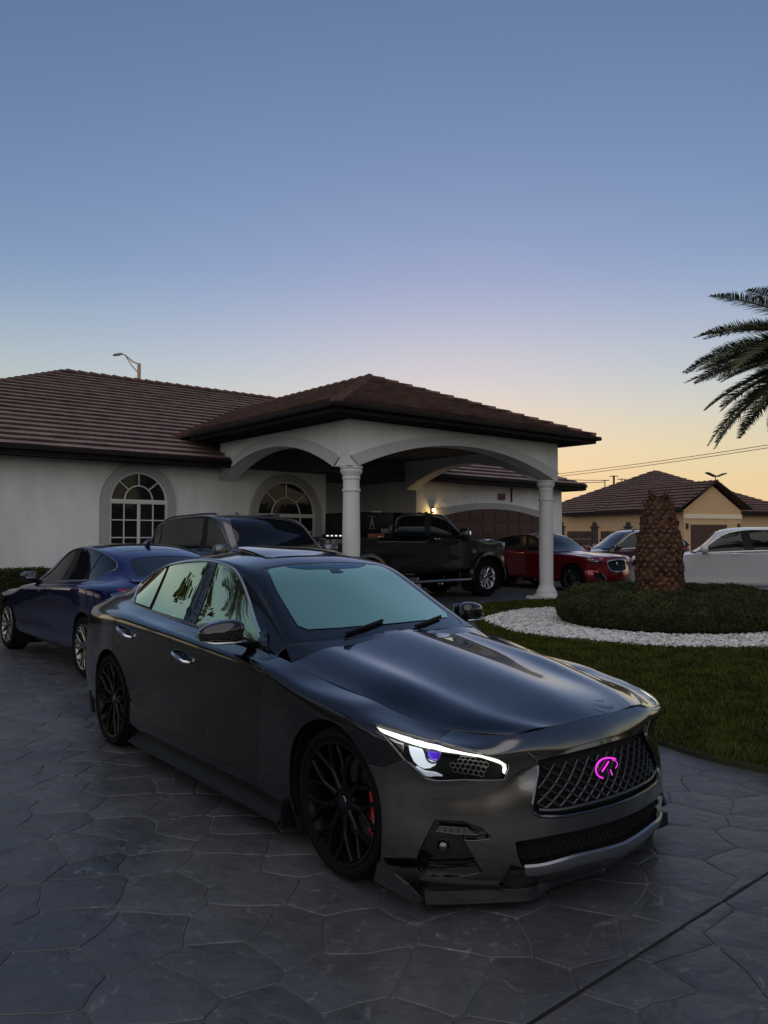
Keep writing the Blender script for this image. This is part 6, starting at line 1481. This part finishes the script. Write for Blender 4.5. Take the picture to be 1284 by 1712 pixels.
# white SUV at the right edge
WHI = mat('white_paint', (.52, .53, .55), rough=.28, metal=.1, coat=1)
wwx = [(-3.95, -4.0), (-2.85, -3.02), (-.72, -.75), (0, 0), (.4, .55), (.87, .95)]
wgx = [(-3.52, -3.95), (-3.4, -3.92), (-3.15, -3.85), (-2.9, -3.7), (-2.65, -3.4), (-2.35, -2.8), (-1.95, -2.1), (-1.36, -1.22), (-.6, -.62)]
wz_ = [(.085, .28), (.26, .40), (.55, .72), (.71, 1.02), (.80, 1.08), (.90, 1.13), (1.03, 1.18), (1.06, 1.20), (1.42, 1.77)]
wgz_ = [(.88, 1.11), (.93, 1.15), (1.05, 1.25), (1.10, 1.32), (1.2, 1.46), (1.30, 1.62), (1.36, 1.70), (1.40, 1.75), (1.42, 1.77)]
whb = mkbody(wwx, wz_, wgx, wgz_, wy=1.09, gy=1.1)
whi = build_car('suv', 'white SUV with a clean side and tinted windows, cut off by the right edge', 7.35, 20.3, (-.925, .38), whb, WHI, (-3.02, .985, .39, .26, .28, 'v', SILRIM), .45, dlo=sdlo, panes=spanes, trim=CHROME, mirror=(.10, .14, .10), handles=CHROME, rails=None, tail=[(16.6, 6.9), (18.2, 6.9), (18.2, 5.4), (16.6, 5.6)])
# lifted black pickup under the carport
PKB = mat('pickup_black', (.004, .004, .0045), rough=.3, coat=1, coat_r=.02)
pwx = [(-3.95, -5.15), (-2.85, -3.96), (-2.6, -3.55), (-2.3, -2.85), (-.72, -.62), (0, 0), (.4, .7), (.87, 1.02)]
pwz = [(.085, .62), (.26, .74), (.55, 1.08), (.71, 1.40), (.80, 1.46), (.90, 1.49), (1.03, 1.52), (1.06, 1.53), (1.42, 2.13)]
pgx = [(-3.52, -2.98), (-3.4, -2.96), (-3.15, -2.94), (-2.9, -2.92), (-2.65, -2.80), (-2.35, -2.45), (-1.95, -2.0), (-1.36, -1.22), (-.6, -.5)]
pgz = [(.88, 1.47), (.93, 1.50), (1.05, 1.60), (1.10, 1.68), (1.2, 1.86), (1.30, 2.04), (1.36, 2.08), (1.40, 2.12), (1.42, 2.13)]
pkb = mkbody(pwx, pwz, pgx, pgz, wy=1.10, gy=1.16)
pdlo = [(7.2, .16), (7.15, 1.2), (6.9, 2.0), (5, 2.2), (4, 2.2), (3.2, 2.1), (2.3, 1.9), (1.4, 1.7), (.6, 1.3), (.6, .16)]
pk = build_car('pickup_truck', 'lifted black pickup truck with chrome wheels parked under the carport', 2.02, 20.77, (.768, .64), pkb, PKB, (-3.96, 1.0, .49, .34, .29, 'd', CHROME), .56, dlo=pdlo, panes=[[(7.4, 2.4), (7.5, 0)], [(4.75, 2.4), (5.0, 0)], [(4.3, 2.4), (4.6, 0)]], trim=BLACK, handles=CHROME, mirror=(.09, .15, .17), cat='pickup truck', deckm=BLACK, mirror_m=PKB, tail=[(19.1, 6.6), (19.8, 6.6), (19.8, 5.0), (19.1, 5.0)])
def pickup_extras():
    # box lid panels behind the cab, stickers, steps, flares, mirror lamps
    c = MB(); c.box((-3.42, 0, 1.80), (.80, 1.66, .60), bev=.05); o = c.build('bed_canopy', mat('canopy_black', (.004, .004, .004), rough=.35, spec=.2), pk, auto=40)
    wmat = mat('sticker_grey', (.16, .16, .16), rough=.5); om = mat('amber_panel', (.16, .055, .015), rough=.4); y = -.834
    s = MB()
    for P in (((-3.74, 1.74), (-3.68, 1.96)), ((-3.62, 1.74), (-3.68, 1.96)), ((-3.71, 1.82), (-3.65, 1.82))): beam(s, [(P[0][0], y, P[0][1]), (P[1][0], y, P[1][1])], [.022, .022], [.004, .004], (0, -1, 0))
    for z0, z1, x0, x1 in ((1.71, 1.71, -3.78, -3.58), (1.99, 1.99, -3.78, -3.58)): beam(s, [(x0, y, z0), (x1, y, z1)], [.012, .012], [.004, .004], (0, -1, 0))
    s.build('sticker', wmat, o)
    s = MB()
    for x in (-3.38, -3.30, -3.22): s.box((x, y, 1.68), (.06, .004, .07))
    for z in (1.70, 1.76): s.lathe([(.022, 0), (.04, 0), (.04, .004), (.022, .004)], 14, 'y', (-3.12, y, z))
    s.box((-3.26, y, 1.625), (.30, .004, .014)); s.build('sticker', wmat, o)
    a = MB(); a.box((-3.56, y, 1.56), (.48, .006, .085)); a.build('amber_strip', om, o)
    a = MB(); a.box((-3.52, -.80, 2.105), (.30, .04, .03), bev=.008); a.build('marker_lamp', mat('marker_grey', (.35, .35, .35), rough=.3), o)
    # rack with a row of small lights at the tail end
    b = MB(); b.box((-4.75, -.95, 1.545), (.75, .10, .085), bev=.01); bo = b.build('bed_light_bar', BLACK, pk)
    led = mat('bar_led', (.9, .9, .9), emit=(.85, .9, 1), es=.9)
    for i in range(6): l = MB(); l.box((-5.05+.115*i, -1.003, 1.55), (.055, .006, .028)); l.build('bar_lamp', led, bo)
    for sg in SIDE:
        st = MB(); st.tube([(-.62, -sg*.98, .52), (-.70, -sg*1.06, .46), (-2.95, -sg*1.06, .46), (-3.05, -sg*.98, .52)], .045, 10); st.build('running_board', mat('step_metal', (.30, .30, .30), rough=.25, metal=1), pk, smooth=True)
        for xc in (0, -3.96):
            V = []; Fc = []; n = 22
            for i in range(n+1):
                a = R(-8+196*i/n); d = (.985, 1.075, 1.085, 1.0); rr = (.66, .63, .56, .555)
                for k in range(4): V.append((xc+rr[k]*math.cos(a), -sg*d[k], .50+rr[k]*math.sin(a)*1.02))
            for i in range(n):
                for k in range(3): Fc.append((4*i+k, 4*i+k+1, 4*i+5+k, 4*i+4+k))
            f = MB(); f.add(V, Fc); f.build('wheel_flare', PKB, pk, auto=35)
        a_ = pkb.G.ev([[.75, .1]])[0]; m_ = MB(); m_.box((a_[0]-.02, -sg*(a_[1]+.27), a_[2]+.14), (.05, .05, .09), bev=.01); m_.build('mirror_lamp', mat('marker_white', (.8, .8, .8), emit=(1, 1, 1), es=.5), pk)
        b = MB(); b.box((.03, -sg*.985, 1.44), (.34, .03, .055), bev=.012); b.build('fender_badge', CHROME, pk, auto=40)
        b = MB(); b.lathe([(.0, 0), (.03, 0), (.03, .012), (.06, .012), (.07, 0)], 18, 'y', (-.50, -sg*1.0-.006, 1.17)); b.box((-.50, -sg*1.004, 1.17), (.20, .012, .03)); b.build('door_emblem', mat('emblem_grey', (.3, .3, .3), rough=.3, metal=1), pk, auto=40)
    for i in range(5): l = MB(); blob(l, (-1.45, -.5+.25*i, 2.14), (.05, .04, .022)); l.build('roof_marker_lamp', mat('amber_lens', (.30, .09, .015), rough=.15, coat=1), pk, smooth=True)
pickup_extras()
